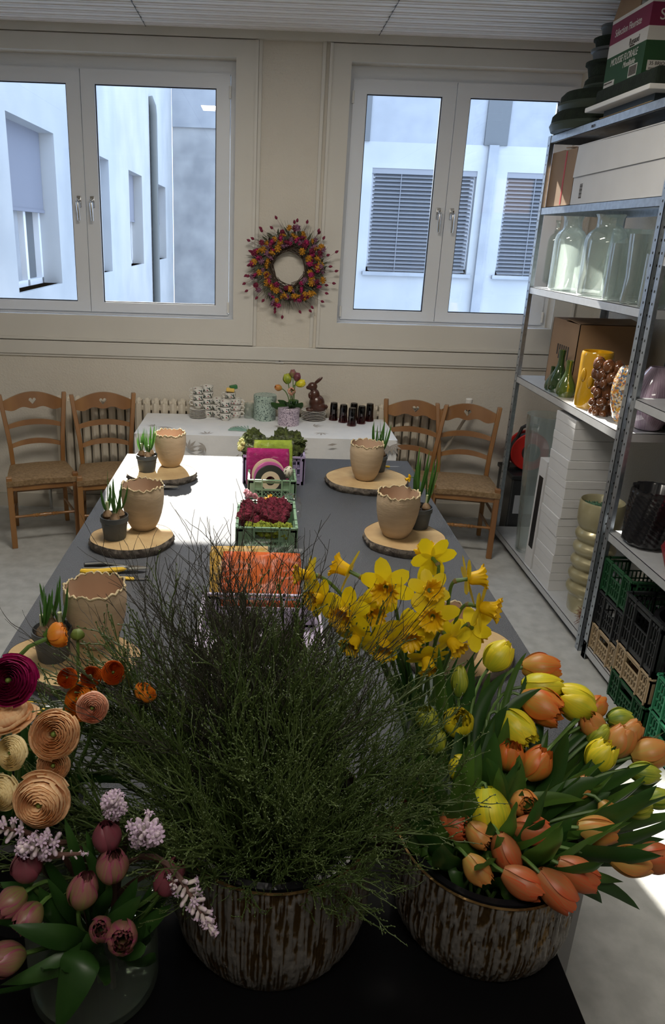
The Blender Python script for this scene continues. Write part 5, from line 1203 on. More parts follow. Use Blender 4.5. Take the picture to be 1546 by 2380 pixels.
def tulip(px, py, w_, ax, col, label, base, Y, g, rag=.5, close=.55, asp=1.25, nleaf=1, spread=.07, zb=.02, inner=2, Lleaf=(.16, .24), catname='tulip'):
    c = aty(px, py, Y); sc = dist(c)/F; W_ = w_*sc*1.16; L_ = W_*asp*.97; A = axis(*ax); hb = c-A*L_*.5; sd = px*.013+py*.007; random.seed(px*3+py)
    b0 = base+V((R(-spread, spread), R(-spread, spread), zb)); t = thing('tulip', b0, label, catname, g)
    hm = tulip_head(L_, W_, rag, close, sd, inner); hm.v = [tuple(orient(hb, A, sd*3) @ V(p)) for p in hm.v]; hm.build('flower_head', col, t, world=True, angle=80)
    m_ = MB(); stem_tube(m_, b0, hb+A*.004, .0034, .0032, ((hb.x-b0.x)*.15, (hb.y-b0.y)*.15, 0), 12, A); m_.build('stem', 'stem', t, world=True)
    for k in range(nleaf):
        d = (hb-b0); d2 = V((d.x+R(-.07, .07), d.y+R(-.07, .05), 0)); ll = R(*Lleaf); e = b0+V((0, 0, .05))+V((d2.x*.9, d2.y*.9, ll*R(.75, 1.0)))
        lm = MB(); leafM(lm, b0+V((d.x*.15, d.y*.15, .05)), e, R(.015, .024), (d2.x*.3, d2.y*.3, R(-.01, .04)), R(-.8, .8)); lm.build('leaf', 'leaf' if k % 2 == 0 else 'leaf2', t, world=True, angle=80)
    return t
Ydep = lambda py: .865+(2060-py)*.00078
TL = [ # px, py, width px, axis, colour, words, rag, close, aspect
(1258, 1553, 62, (1, 0, .2), 'tul_orange', 'orange tulip lying sideways, topmost against the floor', .8, .5, 1.2),
(1262, 1596, 62, (1, .05, .2), 'tul_yellow', 'yellow tulip lying sideways under the topmost orange one', .5, .6, 1.35),
(1259, 1640, 74, (.75, -.35, .6), 'tul_orange', 'ragged orange double tulip under the sideways yellow one', 1.6, .3, 1.15),
(1339, 1632, 74, (-.8, .45, -.1), 'tul_yellow', 'plump yellow tulip right of the ragged orange double tulip', .3, .6, 1.15),
(1386, 1642, 42, (.7, .3, -.3), 'tul_orange', 'orange tulip peeping out behind the plump yellow one', .8, .5, 1.2),
(1377, 1684, 52, (-.3, .5, .2), 'tul_peach', 'peach tulip half hidden below the plump yellow one', .7, .5, 1.1),
(1160, 1524, 58, (.55, .7, .1), 'tul_yellow', 'greenish yellow tulip standing highest, against the work table', .8, .55, 1.2),
(1069, 1582, 34, (.05, 1, .1), 'tul_green', 'narrow upright green-yellow tulip among leaves beside the daffodils', .2, .75, 1.9),
(993, 1671, 46, (-.2, .9, .3), 'tul_green', 'green tulip bud at the left side, above another green bud', .6, .5, 1.15),
(1015, 1722, 40, (.3, .9, .2), 'tul_green', 'lower green tulip bud at the left side', .4, .6, 1.4),
(1064, 1680, 62, (.0, .6, .8), 'tul_yellow', 'bright yellow double tulip facing up near the left side', 1.3, .35, 1.0),
(1199, 1691, 72, (.55, -.45, .6), 'tul_yellow', 'ruffled yellow double tulip in the middle, tipped to the right', 1.6, .4, 1.15),
(1186, 1757, 58, (.1, .8, .3), 'tul_orange', 'brownish orange tulip just below the ruffled yellow one', .9, .45, 1.1),
(1248, 1775, 60, (.5, .75, .1), 'tul_orange', 'orange-striped peach tulip leaning right in the middle', .9, .5, 1.2),
(1073, 1786, 54, (.2, .1, 1), 'tul_yellow', 'small yellow tulip facing the viewer at the left side', .3, .6, .95),
(1140, 1888, 84, (.1, -1, .25), 'tul_yellow', 'large pale yellow tulip hanging head down', .5, .5, 1.15),
(1218, 1868, 56, (.1, .15, 1), 'tul_peach', 'peach tulip open towards the viewer right of the hanging yellow one', .9, .25, .95),
(1055, 1918, 60, (.7, .1, .7), 'tul_coral', 'coral tulip with ragged yellow centre at the lower left', 1.5, .3, 1.1),
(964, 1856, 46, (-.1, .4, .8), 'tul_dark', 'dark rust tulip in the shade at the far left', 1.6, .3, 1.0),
(1113, 1940, 52, (.6, -.4, .6), 'tul_peach', 'green and orange ragged tulip under the hanging yellow one', 1.6, .35, 1.1),
(1237, 1929, 58, (1, .0, .35), 'tul_coral', 'coral tulip pointing right below the open peach one', 1.0, .4, 1.3),
(1390, 1931, 58, (1, -.1, .2), 'tul_peach', 'peach tulip with red tip pointing right at the right side', .5, .5, 1.35),
(1177, 1981, 58, (.35, -.9, .3), 'tul_coral', 'coral tulip pointing down in the lower middle', .8, .4, 1.3),
(1108, 2020, 52, (.6, -.7, .4), 'tul_peach', 'ragged green-orange tulip over the planter rim', 1.6, .3, 1.15),
(1215, 2051, 62, (.9, -.35, .4), 'tul_coral', 'ragged coral tulip lying on the planter rim', 1.3, .35, 1.35),
(1293, 2067, 68, (.75, -.7, .3), 'tul_coral', 'bright red-tipped coral tulip lowest over the planter rim', .9, .35, 1.35),
(1344, 2031, 64, (.9, -.4, .3), 'tul_coral', 'coral tulip pointing down right above the lowest one', .6, .45, 1.35),
(1466, 2002, 62, (1, -.1, .2), 'tul_peach', 'peach tulip at the lower right against the sunlit floor', .4, .5, 1.3),
(1524, 1993, 60, (1, .1, .1), 'tul_coral', 'pinkish coral tulip at the lower right edge', .5, .5, 1.3),
(1353, 1829, 42, (.5, .8, .1), 'tul_peach', 'small peach tulip half wrapped in a leaf', .6, .5, 1.3),
(1415, 1886, 38, (.4, -.6, .4), 'tul_peach', 'small shaded peach tulip above the right-hand red-tipped one', .9, .5, 1.2),
(1483, 1878, 46, (1, .2, .2), 'tul_green', 'green ruffled tulip at the right, among pointed leaves', 1.3, .4, 1.25),
(1397, 1756, 60, (.45, .75, .2), 'tul_yellow', 'fringed yellow tulip leaning right near the upper right', 1.6, .4, 1.15),
(1441, 1722, 60, (.4, .8, .1), 'tul_peach', 'peach tulip right of the fringed yellow one', .9, .5, 1.2),
(1393, 1705, 44, (.5, .5, .2), 'tul_green', 'green tulip bud left of the upper right peach tulips', .4, .6, 1.2),
(1443, 1670, 44, (1, .1, .1), 'tul_green', 'green and peach tulip at the top right of the bunch', .7, .6, 1.2),
(1512, 1751, 62, (1, .3, .2), 'tul_peach', 'peach tulip with green base near the right edge', .9, .45, 1.25),
(1499, 1797, 46, (1, -.1, .1), 'tul_green', 'green tulip bud near the right edge', .4, .6, 1.4),
(1534, 1856, 42, (1, .2, 0), 'tul_green', 'pale green tulip at the right edge', .5, .6, 1.4),
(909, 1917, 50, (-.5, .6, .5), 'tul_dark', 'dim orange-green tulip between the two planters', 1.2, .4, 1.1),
(1466, 1700, 46, (.6, .6, .1), 'tul_peach', 'peach tulip behind the upper right ones', .8, .5, 1.2)]
for (px, py, w_, ax, col, wd, rg, cl, asp) in TL:
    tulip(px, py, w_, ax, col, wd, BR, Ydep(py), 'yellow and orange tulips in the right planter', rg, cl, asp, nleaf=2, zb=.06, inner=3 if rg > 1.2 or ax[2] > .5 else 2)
# broad leaves that stand out in the photograph: (x0,y0,x1,y1,width px,Y)
BLV = [(1030, 1760, 1020, 1500, 30, 1.16), (1045, 1700, 1040, 1560, 22, 1.2), (1080, 1680, 1100, 1520, 26, 1.22), (1100, 1700, 1140, 1560, 26, 1.22), (1150, 1640, 1260, 1600, 26, 1.15), (1090, 1640, 1180, 1560, 24, 1.2), (1175, 1580, 1225, 1515, 12, 1.2),
 (1120, 1720, 1180, 1640, 30, 1.12), (1000, 1900, 1000, 1780, 42, .98), (1060, 1850, 1100, 1720, 40, 1.02), (1140, 1830, 1150, 1700, 42, 1.04), (1180, 1830, 1130, 1760, 36, 1.0), (1200, 1840, 1360, 1860, 34, .98), (1290, 1830, 1320, 1700, 40, 1.05), (1300, 1840, 1400, 1810, 44, 1.0),
 (1020, 1960, 960, 1880, 44, .95), (960, 2010, 1060, 2120, 40, .88), (1040, 2000, 1082, 2090, 30, .87), (1130, 2000, 1050, 1950, 40, .92), (1200, 2010, 1290, 1950, 46, .92), (1260, 1990, 1330, 1900, 46, .94), (1330, 1960, 1440, 1880, 42, .98), (1320, 2010, 1480, 1970, 34, .93), (1350, 1990, 1540, 2010, 30, .95),
 (1280, 2020, 1450, 2050, 34, .90), (1340, 2030, 1400, 2100, 42, .88), (1400, 2040, 1488, 2115, 26, .9), (1180, 2060, 1250, 2170, 34, .85), (1225, 2080, 1290, 2160, 30, .85), (1400, 1860, 1540, 1810, 34, 1.05), (1420, 1920, 1546, 1900, 30, 1.0), (1400, 1790, 1546, 1700, 18, 1.1),
 (1300, 1740, 1400, 1680, 16, 1.12), (1350, 1760, 1470, 1730, 14, 1.1), (1380, 1800, 1546, 1775, 16, 1.1), (1440, 1960, 1546, 1950, 26, .98), (940, 1950, 1000, 2000, 40, .92), (1160, 1900, 1080, 1850, 38, .98), (1240, 1900, 1300, 1840, 40, 1.0), (1120, 1990, 1190, 2030, 34, .9), (1330, 1900, 1420, 1840, 38, 1.0)]
lt_ = thing('tulip_foliage', BR+V((0, 0, .06)), 'broad green tulip leaves spreading out of the right planter', 'leaves')
random.seed(77)
for i, (x0, y0, x1, y1, wp, Y) in enumerate(BLV):
    Y += .03; p1 = aty(x1, y1, Y); p0 = aty(x0, y0, Y); d = V((p0.x-BR.x, p0.y-BR.y, 0)); q = BR+V((d.x*.35, d.y*.35, .10)); sc = dist(p1)/F; lm = MB()
    # leaf runs from inside the planter through p0 to its tip p1
    pts = bez(q, q.lerp(p0, .6)+V((0, 0, .03)), p0, p1, 14); wd = wp*sc*.62; vs = []; cs = []; tw0 = R(-.5, .5)
    for j, p in enumerate(pts):
        tt = j/14; dd = (pts[min(14, j+1)]-pts[max(0, j-1)]).normalized(); vw = (CC-p).normalized(); sd_ = dd.cross(vw).normalized(); nn = sd_.cross(dd).normalized(); sd_ = sd_*math.cos(tw0)+nn*math.sin(tw0); ww = wd*(math.sin(PI*(tt**1.5*.93+.05)))**.8 if j < 14 else 0
        for k, a in enumerate((-1, -.5, 0, .5, 1)): vs.append(p+sd_*(a*ww)-nn*(.35*ww*a*a)+nn*(.12*ww*math.sin(tt*11+i)*a)); cs.append((k/4, tt, 0))
    lm.add(vs, [(j*5+k, j*5+k+1, j*5+5+k+1, j*5+5+k) for j in range(14) for k in range(4)], cs); lm.build('leaf', 'leaf' if i % 3 else 'leaf2', lt_, world=True, angle=80)

# daffodils
mat('daf_yellow', (.88, .70, .012), .45, trans=.25, var=.12, scale=14, stretch=(1, 1, 1)); mat('daf_cup', (.88, .58, .008), .5, trans=.25); mat('spathe', (.20, .16, .06), .7)
def daffodil(px, py, w_, ax, label, Y, sd):
    c = aty(px, py, Y); A = axis(*ax); D = w_*dist(c)/F; random.seed(sd*7); b0 = DV+V((R(-.03, .03), R(-.03, .03), .03))
    t = thing('daffodil', b0, label, 'daffodil', 'daffodils in the glass vase'); M_ = orient(c-A*.006, A, sd*1.3); m_ = MB()
    for k in range(6):
        a = k*PI/3+R(-.08, .08); q = .90 if k % 2 else 1; L_ = D*.52*q; vs = []; cs = []; lift = R(-.12, .10); curl = R(-.2, .25)
        for j in range(9):
            v = j/8; r_ = .004+L_*v
            for i in range(7):
                u = i/3-1; wd = D*.155*(math.sin(PI*min(1, .10+v*.85))**.6)*(1 if j < 8 else .12); z = -.0012*(k % 2)+lift*L_*v+curl*L_*v*v*.5+.10*wd*math.cos(u*3)+.16*abs(u)*wd
                vs.append((r_*math.cos(a)-u*wd*math.sin(a), r_*math.sin(a)+u*wd*math.cos(a), z)); cs.append((i/6, v, 0))
        m_.add(vs, [(j*7+i, j*7+i+1, (j+1)*7+i+1, (j+1)*7+i) for j in range(8) for i in range(6)], cs, M_)
    m_.build('petals', 'daf_yellow', t, world=True, angle=80)
    m_ = MB(); rc = D*.15; H_ = D*.36
    def f(r_, z, a): k = max(0, z/H_-.72)/.28; return (r_*(1+.10*k*math.sin(a*9+sd)+.09*k*math.sin(a*17+sd*3)), z+.06*H_*k*math.sin(a*13+sd))
    m_.lathe([(rc*.55, 0), (rc*.85, H_*.15), (rc*.95, H_*.45), (rc*1.05, H_*.70), (rc*1.35, H_*.90), (rc*1.62, H_*1.0), (rc*1.55, H_*1.01), (rc*1.2, H_*.88), (rc*.85, H_*.45), (rc*.4, H_*.1)], 64, M=M_, fn=f); m_.build('trumpet', 'daf_cup', t, world=True, angle=80)
    m_ = MB(); m_.tube([c+A*.004, c+A*H_*.55], [.002, .0025], 6); m_.build('stamen', 'daf_cup', t, world=True)
    nb = c-A*D*.30; m_ = MB(); m_.tube([c-A*.004, c-A*D*.12, nb], [.0045, .0038, .0045], 8); st = bez(nb, nb-A*.02+V((0, 0, -.005)), V((nb.x*.6+b0.x*.4, nb.y*.6+b0.y*.4, nb.z-.06)), b0, 12); m_.tube(st, .0036, 8); m_.build('stem', 'stem', t, world=True)
    m_ = MB(); m_.tube([nb+A*D*.04, nb, st[1]], [.002, .0058, .0042], 7); m_.build('spathe', 'spathe', t, world=True)
DF = [(712, 1336, 92, (-1, .1, .25), 'leftmost, facing left'), (806, 1325, 112, (-.75, .35, -.25), 'second from the left at the top, turned away'), (897, 1366, 128, (-.25, -.3, 1), 'large front-facing one at the upper middle'), (1003, 1295, 112, (-.25, .4, -1), 'topmost, seen from behind'),
 (742, 1390, 100, (-.8, -.1, .6), 'at the left below the leftmost one'), (804, 1424, 122, (-.55, -.35, .9), 'left of centre, trumpet turned to the lower left'), (1000, 1372, 100, (.1, .15, 1), 'upper right, facing straight forward'), (1094, 1345, 112, (1, .15, .1), 'upper right, in profile facing right'),
 (1124, 1412, 118, (.9, -.15, .5), 'rightmost, facing right'), (1006, 1434, 116, (-.3, -.1, 1), 'right of centre, front-facing'), (948, 1468, 122, (.1, -.6, .9), 'centre, trumpet tipped forward'), (893, 1496, 112, (-.2, -.6, .8), 'bottom centre, trumpet hanging'),
 (826, 1486, 108, (-.6, -.6, .6), 'lower left, nodding'), (1050, 1492, 104, (.5, -.6, .6), 'lower right, nodding to the right'), (993, 1535, 100, (.1, -.8, .6), 'lowest, nodding among the tulip leaves'), (1100, 1462, 104, (.5, -.4, -.6), 'right, turned away below the rightmost one'), (864, 1424, 100, (.2, -.2, .8), 'half hidden in the middle')]
for i, (px, py, w_, ax, wd) in enumerate(DF): daffodil(px, py, w_, ax, 'yellow daffodil, '+wd, 1.22+(1540-py)*.0004+(.03 if i in (16, 3, 1, 15) else 0), i+1)
lf = thing('daffodil_leaves', DV+V((0, 0, .05)), 'dark green strap leaves and stems in the daffodil vase', 'leaves')
random.seed(9)
for k in range(14):
    m_ = MB(); a = R(0, 6.28); blade(m_, DV+V((R(-.02, .02), R(-.02, .02), .03)), DV+V((.10*math.cos(a), .10*math.sin(a)-.05, R(.26, .42))), .007, (0, 0, 0), 8, .3); m_.build('leaf', 'leaf', lf, world=True)

# ranunculus
mat('ran_magenta', (.22, .003, .05), .45, attr=(.30, .006, .09), trans=.15); mat('ran_orange', (.72, .20, .02), .45, attr=(.78, .13, .012), trans=.22, var=.15, scale=12); mat('ran_gold', (.72, .30, .02), .45, attr=(.75, .22, .02), trans=.22)
mat('ran_peach', (.84, .46, .24), .45, attr=(.96, .70, .42), trans=.22); mat('ran_cream', (.80, .62, .28), .45, attr=(.95, .82, .50), trans=.22); mat('ran_salmon', (.80, .38, .24), .45, attr=(.93, .58, .42), trans=.22)
mat('ran_center', (.14, .20, .03), .6, var=.4, scale=60)
def ranunculus(px, py, w_, ax, col, label, Y, sd, openk=0, closed=0):
    c = aty(px, py, Y); A = axis(*ax); Rr = w_*dist(c)/F/2; random.seed(sd*13); b0 = RV+V((R(-.05, .05), R(-.05, .05), .05)); M_ = orient(c-A*Rr*.35, A, sd)
    t = thing('ranunculus', b0, label, 'ranunculus', 'ranunculus at the left'); m_ = MB(); N_ = 52 if not closed else 22
    for k in range(N_):
        tt = k/(N_-1); rm = Rr*(1-(.84 if not closed else .6)*tt); a0 = k*2.3999; span = .95-.25*tt; flare = openk*max(0, 1-tt*4.5); H_ = Rr*(.62+.30*math.sin(tt*PI*.55) - .5*flare); nu, nv = 7, 6; vs = []; cs = []; s_ = R(0, 50)
        if closed: H_ = Rr*(1.25+.2*tt)
        for j in range(nv+1):
            v = j/nv; th = v*PI*.60
            rr = rm*(math.sin(th) if th < PI/2 else 1-.20*(th-PI/2)*(1.4 if closed else .9))*(1+flare*.28*v*v)
            for i in range(nu+1):
                u = i/nu*2-1; a = a0+u*span*(.55+.45*math.sin(PI*min(1, v*.6+.1))); top = 1-.13*abs(u)**2.5*v
                w2 = .035*noise.noise(V((a*3, v*2, s_)))+.025*noise.noise(V((a*11, v*2, s_)))*v
                q = rr*(1+w2); z = H_*(1-math.cos(min(v*1.0, 1)*PI*.62))/1.36*top+(.02*Rr*math.sin(a*7+s_)*v)
                vs.append((q*math.cos(a), q*math.sin(a), z)); cs.append((i/nu, v, tt))
        m_.add(vs, [(j*(nu+1)+i, j*(nu+1)+i+1, (j+1)*(nu+1)+i+1, (j+1)*(nu+1)+i) for j in range(nv) for i in range(nu)], cs, M_)
    m_.build('petals', col, t, world=True, angle=80)
    if not closed:
        m_ = MB(); m_.ball((0, 0, Rr*.62), Rr*.12, 12, 8, M=M_)
        for k in range(10):
            a = k*.63; m_.add([(Rr*.14*math.cos(a), Rr*.14*math.sin(a), Rr*.5), (Rr*.14*math.cos(a+.5), Rr*.14*math.sin(a+.5), Rr*.5), (Rr*.07*math.cos(a+.3), Rr*.07*math.sin(a+.3), Rr*.80)], [(0, 1, 2)], None, M_)
        m_.build('flower_center', 'ran_center', t, world=True)
    hb = c-A*Rr*.35; m_ = MB(); stem_tube(m_, b0, hb+A*.003, .0036, .0034, (0, 0, 0), 12, A); m_.build('stem', 'stem', t, world=True)
    m_ = MB()
    for k in range(5):
        a = k*1.257; d = M_.to_3x3() @ V((math.cos(a), math.sin(a), .1)); blade(m_, hb, hb+d*Rr*.75, .006, (0, 0, 0), 5, .2)
    m_.build('sepals', 'leaf2', t, world=True)
RN = [(22, 1583, 112, (.1, .3, .8), 'ran_magenta', 'deep magenta ranunculus at the left edge', .92, .9, 0), (121, 1480, 62, (.8, .2, -.1), 'ran_gold', 'orange ranunculus seen from the side before the grey pot', .98, 0, 1),
 (158, 1576, 50, (0, .35, .9), 'ran_orange', 'small orange ranunculus, left of three in a row', .96, 0, 0), (213, 1573, 52, (.1, .4, .9), 'ran_orange', 'small orange ranunculus, middle of three in a row', .98, 0, 0), (262, 1564, 58, (.3, .4, .8), 'ran_orange', 'orange ranunculus with green eye, right of three in a row', .98, 0, 0),
 (187, 1627, 84, (-.3, .4, .7), 'ran_gold', 'golden orange open ranunculus behind the salmon one', .96, .8, 0), (215, 1644, 76, (.15, .15, 1), 'ran_salmon', 'salmon pink ranunculus facing the viewer', .90, 0, 0), (331, 1620, 52, (.5, .7, .2), 'ran_gold', 'lone orange ranunculus among the bilberry twigs', 1.02, .5, 1),
 (20, 1665, 110, (-.2, .8, .3), 'ran_peach', 'pale peach ranunculus with loose petals at the left edge', .92, 1.2, 0), (127, 1706, 112, (.1, .3, .95), 'ran_peach', 'large peach ranunculus with green centre', .88, .4, 0), (30, 1748, 82, (-.25, .2, 1), 'ran_cream', 'cream ranunculus with green centre at the left edge', .86, .1, 0),
 (123, 1779, 78, (.25, .3, .9), 'ran_peach', 'medium peach ranunculus above the largest one', .87, .1, 0), (8, 1842, 80, (-.3, .1, .9), 'ran_cream', 'yellowish ranunculus cut by the left edge', .84, .6, 0), (96, 1862, 126, (0, -.05, 1), 'ran_peach', 'largest peach ranunculus with rolled centre, lowest of them', .82, .7, 0)]
for i, (px, py, w_, ax, col, lb, Y, op, cl) in enumerate(RN): ranunculus(px, py, w_, ax, col, lb, Y, i+1, op, cl)
# green ranunculus bud
c = aty(180, 1475, 1.0); t = thing('ranunculus_bud', RV+V((.04, .02, .05)), 'closed green ranunculus bud on a tall stem before the clay pot', 'bud')
m_ = MB(); m_.ball(c, .0105, 14, 9, (1, 1, .85), fn=lambda u, v: 1+.10*math.cos(u*2*PI*5)*math.sin(PI*v)); m_.build('bud', 'ran_center', t, world=True); m_ = MB(); stem_tube(m_, t.location, c, .003, .0026, (.02, 0, 0), 12); m_.build('stem', 'stem', t, world=True)
rl = thing('ranunculus_leaves', RV+V((0, 0, .1)), 'dark green foliage between the ranunculus stems', 'leaves'); random.seed(19)
for k in range(46):
    m_ = MB(); a = R(0, 6.28); rr = R(.02, .13); p0 = RV+V((rr*.5*math.cos(a), rr*.5*math.sin(a), R(.15, .30))); p1 = p0+V((R(.03, .14)*math.cos(a)+R(-.02, .08), R(.02, .08)*math.sin(a)-.02, R(-.02, .10))); blade(m_, p0, p1, R(.008, .016), (0, 0, .015), 6, .3); m_.build('leaf', 'leaf', rl, world=True)

# hyacinths
mat('hya', (.62, .58, .48), .45, attr=(.60, .46, .62), trans=.2); mat('hya_stem', (.10, .05, .04), .5)
def hyacinth(px, py, w_, ax, label, Y, sd, n=26, ln=1.1):
    c = aty(px, py, Y); A = axis(*ax); D = w_*dist(c)/F; random.seed(sd*5); L_ = D*ln; tip = c+A*L_*.5; bt_ = c-A*L_*.5; b0 = GV+V((R(-.04, .04), R(-.04, .04), .03))
    t = thing('hyacinth', b0, label, 'hyacinth', 'pale lilac hyacinths at the front left'); M_ = orient(bt_, A, sd)
    for k in range(n):
        q = k/(n-1); z = L_*q*.92; a = k*2.4; out = .95-.75*q**2.2; fl = D*.40*R(.85, 1.1)*(1-.25*q); m_ = MB(); d = V((math.cos(a)*out, math.sin(a)*out, .30+.8*q*q)).normalized(); p0 = V((0, 0, z)); P_ = orient(p0, d, R(0, 6)); r_ = D*.068
        m_.lathe([(r_*.25, 0), (r_*.5, fl*.15), (r_*.95, fl*.42), (r_*.85, fl*.66), (r_*.95, fl*.80), (r_*.6, fl*.98), (r_*.1, fl*1.02)], 8, M=M_ @ P_, fn=lambda r2, z2, aa: (r2*(1+.12*math.cos(3*aa)), z2))
        if R(0, 1) < .45:
            for j in range(6):
                aa = j*PI/3; w2 = r_*.42; pts = [(r_*.6, fl*.74), (r_*1.2, fl*.95), (r_*1.9, fl*.98), (r_*2.3, fl*.86)]; vs = []
                for (r3, z3), wk in zip(pts, (1, 1.1, .9, .2)):
                    for s_ in (-1, 1): vs.append((r3*math.cos(aa)-s_*w2*wk*math.sin(aa), r3*math.sin(aa)+s_*w2*wk*math.cos(aa), z3))
                m_.add(vs, [(0, 1, 3, 2), (2, 3, 5, 4), (4, 5, 7, 6)], [(0, 1, 0)]*8, M_ @ P_)
        m_.build('floret', 'hya', t, world=True, angle=80)
    m_ = MB(); m_.tube([bt_+A*L_*.92, bt_], [.002, .0035], 8); stem_tube(m_, b0, bt_, .005, .004, (0, 0, 0), 10, A); m_.build('stem', 'hya_stem', t, world=True)
HY = [(264, 1868, 88, (.1, .45, .8), 'upper hyacinth, right of the largest peach ranunculus', .80, 28, 1.0), (344, 1934, 106, (.45, .25, .85), 'biggest hyacinth head, next to the bilberry planter', .78, 34, 1.0), (92, 1966, 96, (-.3, .2, .6), 'shaded hyacinth below the largest ranunculus', .78, 26, 1.1), (10, 1925, 80, (-.5, .3, .4), 'hyacinth at the left edge', .80, 20, 1.2), (170, 1985, 40, (1, .15, .2), 'thin sparse hyacinth spray reaching right', .78, 8, 1.6),
 (458, 2105, 84, (.6, -.75, .3), 'drooping hyacinth in front of the bilberry planter', .74, 24, 1.5), (402, 2048, 52, (.2, .1, .8), 'small hyacinth cluster beside the planter rim', .76, 12, 1.2)]
for i, (px, py, w_, ax, lb, Y, n, ln) in enumerate(HY): hyacinth(px, py, w_, ax, 'pale lilac '+lb, Y, i+3, n, ln)
MT = [(248, 1944, 58, (0, 1, .3), 'tul_plum', 'dark plum tulip under the upper hyacinth', .3, .6, 1.2), (261, 2012, 66, (.2, .9, .4), 'tul_mauve', 'rosy mauve tulip right of centre', .4, .55, 1.15), (193, 2069, 62, (.25, .95, .2), 'tul_mauve', 'mauve tulip with green base in the middle', .5, .55, 1.25), (62, 2013, 62, (0, .9, .4), 'tul_plum', 'dark plum tulip under the shaded hyacinth', .3, .6, 1.1),
 (26, 2098, 58, (-.6, -.3, .6), 'tul_mauve', 'green and pink tulip at the left edge', .6, .5, 1.1), (66, 2134, 60, (-.4, -.3, .8), 'tul_mauve', 'mauve double tulip tipped towards the viewer', .9, .4, 1.05), (235, 2160, 50, (.1, .5, .8), 'tul_mauve', 'smaller tulip of the pair low at the vase rim', .9, .4, 1.2), (283, 2178, 64, (.2, .3, .9), 'tul_mauve', 'larger tulip of the pair low at the vase rim', 1.2, .35, 1.1),
 (12, 2228, 66, (-.5, .2, .6), 'tul_mauve', 'large mauve tulip cut by the lower left edge', .4, .5, 1.25), (388, 2050, 54, (.3, .5, .4), 'tul_plum', 'dim plum tulip beside the bilberry planter', .4, .5, 1.15), (405, 2022, 44, (.3, .6, .2), 'tul_plum', 'plum tulip half hidden by the planter rim', .4, .5, 1.1)]
for (px, py, w_, ax, col, wd, rg, cl, asp) in MT: tulip(px, py, w_, ax, col, wd, GV, .77+(2060-py)*.0003, 'mauve tulips in the glass vase', rg, cl, asp, nleaf=1, spread=.045, zb=.02, inner=3, Lleaf=(.16, .22))
ML = [(190, 2200, 20, 2150, 50, .72), (210, 2230, 0, 2290, 46, .72), (200, 2200, 130, 2400, 84, .70), (240, 2190, 330, 2080, 46, .76), (270, 2160, 320, 2040, 40, .78), (300, 2200, 400, 2100, 40, .78), (170, 2150, 110, 2040, 30, .78), (130, 2150, 90, 2060, 34, .78), (100, 2110, 0, 2050, 50, .78), (230, 2120, 260, 2060, 30, .78), (190, 2030, 150, 1900, 26, .80), (220, 2000, 200, 1930, 18, .80), (250, 2060, 190, 1960, 26, .79), (230, 2230, 200, 2170, 50, .74), (300, 2230, 340, 2200, 40, .74), (330, 2160, 350, 2060, 30, .8), (140, 2060, 100, 1990, 24, .80)]
ml = thing('tulip_foliage', GV+V((0, 0, .03)), 'broad tulip leaves arching out of the clear glass vase', 'leaves')
for i, (x0, y0, x1, y1, wp, Y) in enumerate(ML):
    p1 = aty(x1, y1, Y); p0 = aty(x0, y0, Y); d = V((p0.x-GV.x, p0.y-GV.y, 0)); q = GV+V((d.x*.2, d.y*.2, .08)); sc = dist(p1)/F; lm = MB()
    pts = bez(q, q.lerp(p0, .6)+V((0, 0, .04)), p0, p1, 14); wd = wp*sc*.58; vs = []; cs = []; tw0 = R(-.4, .4)
    for j, p in enumerate(pts):
        tt = j/14; dd = (pts[min(14, j+1)]-pts[max(0, j-1)]).normalized(); vw = (CC-p).normalized(); sd_ = dd.cross(vw).normalized(); nn = sd_.cross(dd).normalized(); sd_ = sd_*math.cos(tw0)+nn*math.sin(tw0); ww = wd*(math.sin(PI*(tt**1.5*.93+.05)))**.8 if j < 14 else 0
        for k, a in enumerate((-1, -.5, 0, .5, 1)): vs.append(p+sd_*(a*ww)-nn*(.35*ww*a*a)+nn*(.12*ww*math.sin(tt*11+i)*a)); cs.append((k/4, tt, 0))
    lm.add(vs, [(j*5+k, j*5+k+1, j*5+5+k+1, j*5+5+k) for j in range(14) for k in range(4)], cs); lm.build('leaf', 'leaf', ml, world=True, angle=80)

# bouquet on the buffet table
b = atz(677, 962, T); b.y = 4.66
t = thing('bouquet_glass', b, 'small glass of spring flowers behind the lilac tin', 'vase'); MB().lathe([(0, 0), (.03, 0), (.032, .005), (.034, .15), (.032, .15), (.03, .008), (0, .008)], 28).build('vase_glass', 'green_glass' if 'green_glass' in MATS else glassmat('green_glass', (.45, .60, .45), .08, .5), t)
for (px, py, w_, col, ax, lb) in ((668, 880, 18, 'tul_green', (-.2, 1, .1), 'pale green tulip at the upper left of the small bouquet'), (691, 876, 15, 'tul_plum', (.3, 1, .1), 'dark plum tulip at the top of the small bouquet'), (699, 891, 17, 'tul_yellow', (1, .2, .3), 'yellow tulip at the right of the small bouquet'), (678, 909, 17, 'ran_salmon', (0, 0, 1), 'salmon flower facing forward in the small bouquet'), (647, 901, 13, 'tul_peach', (-.8, .2, .3), 'small pink flower at the left of the small bouquet'), (681, 868, 14, 'tul_mauve', (0, 1, 0), 'mauve tulip at the back of the small bouquet')):
    tulip(px, py, w_, ax, col, lb, b+V((0, 0, .04)), 4.60 if px < 660 or px > 690 else 4.62, 'flowers of the small bouquet', .6, .5, 1.2, nleaf=1, spread=.012, zb=0, inner=1, Lleaf=(.05, .09), catname='flower')

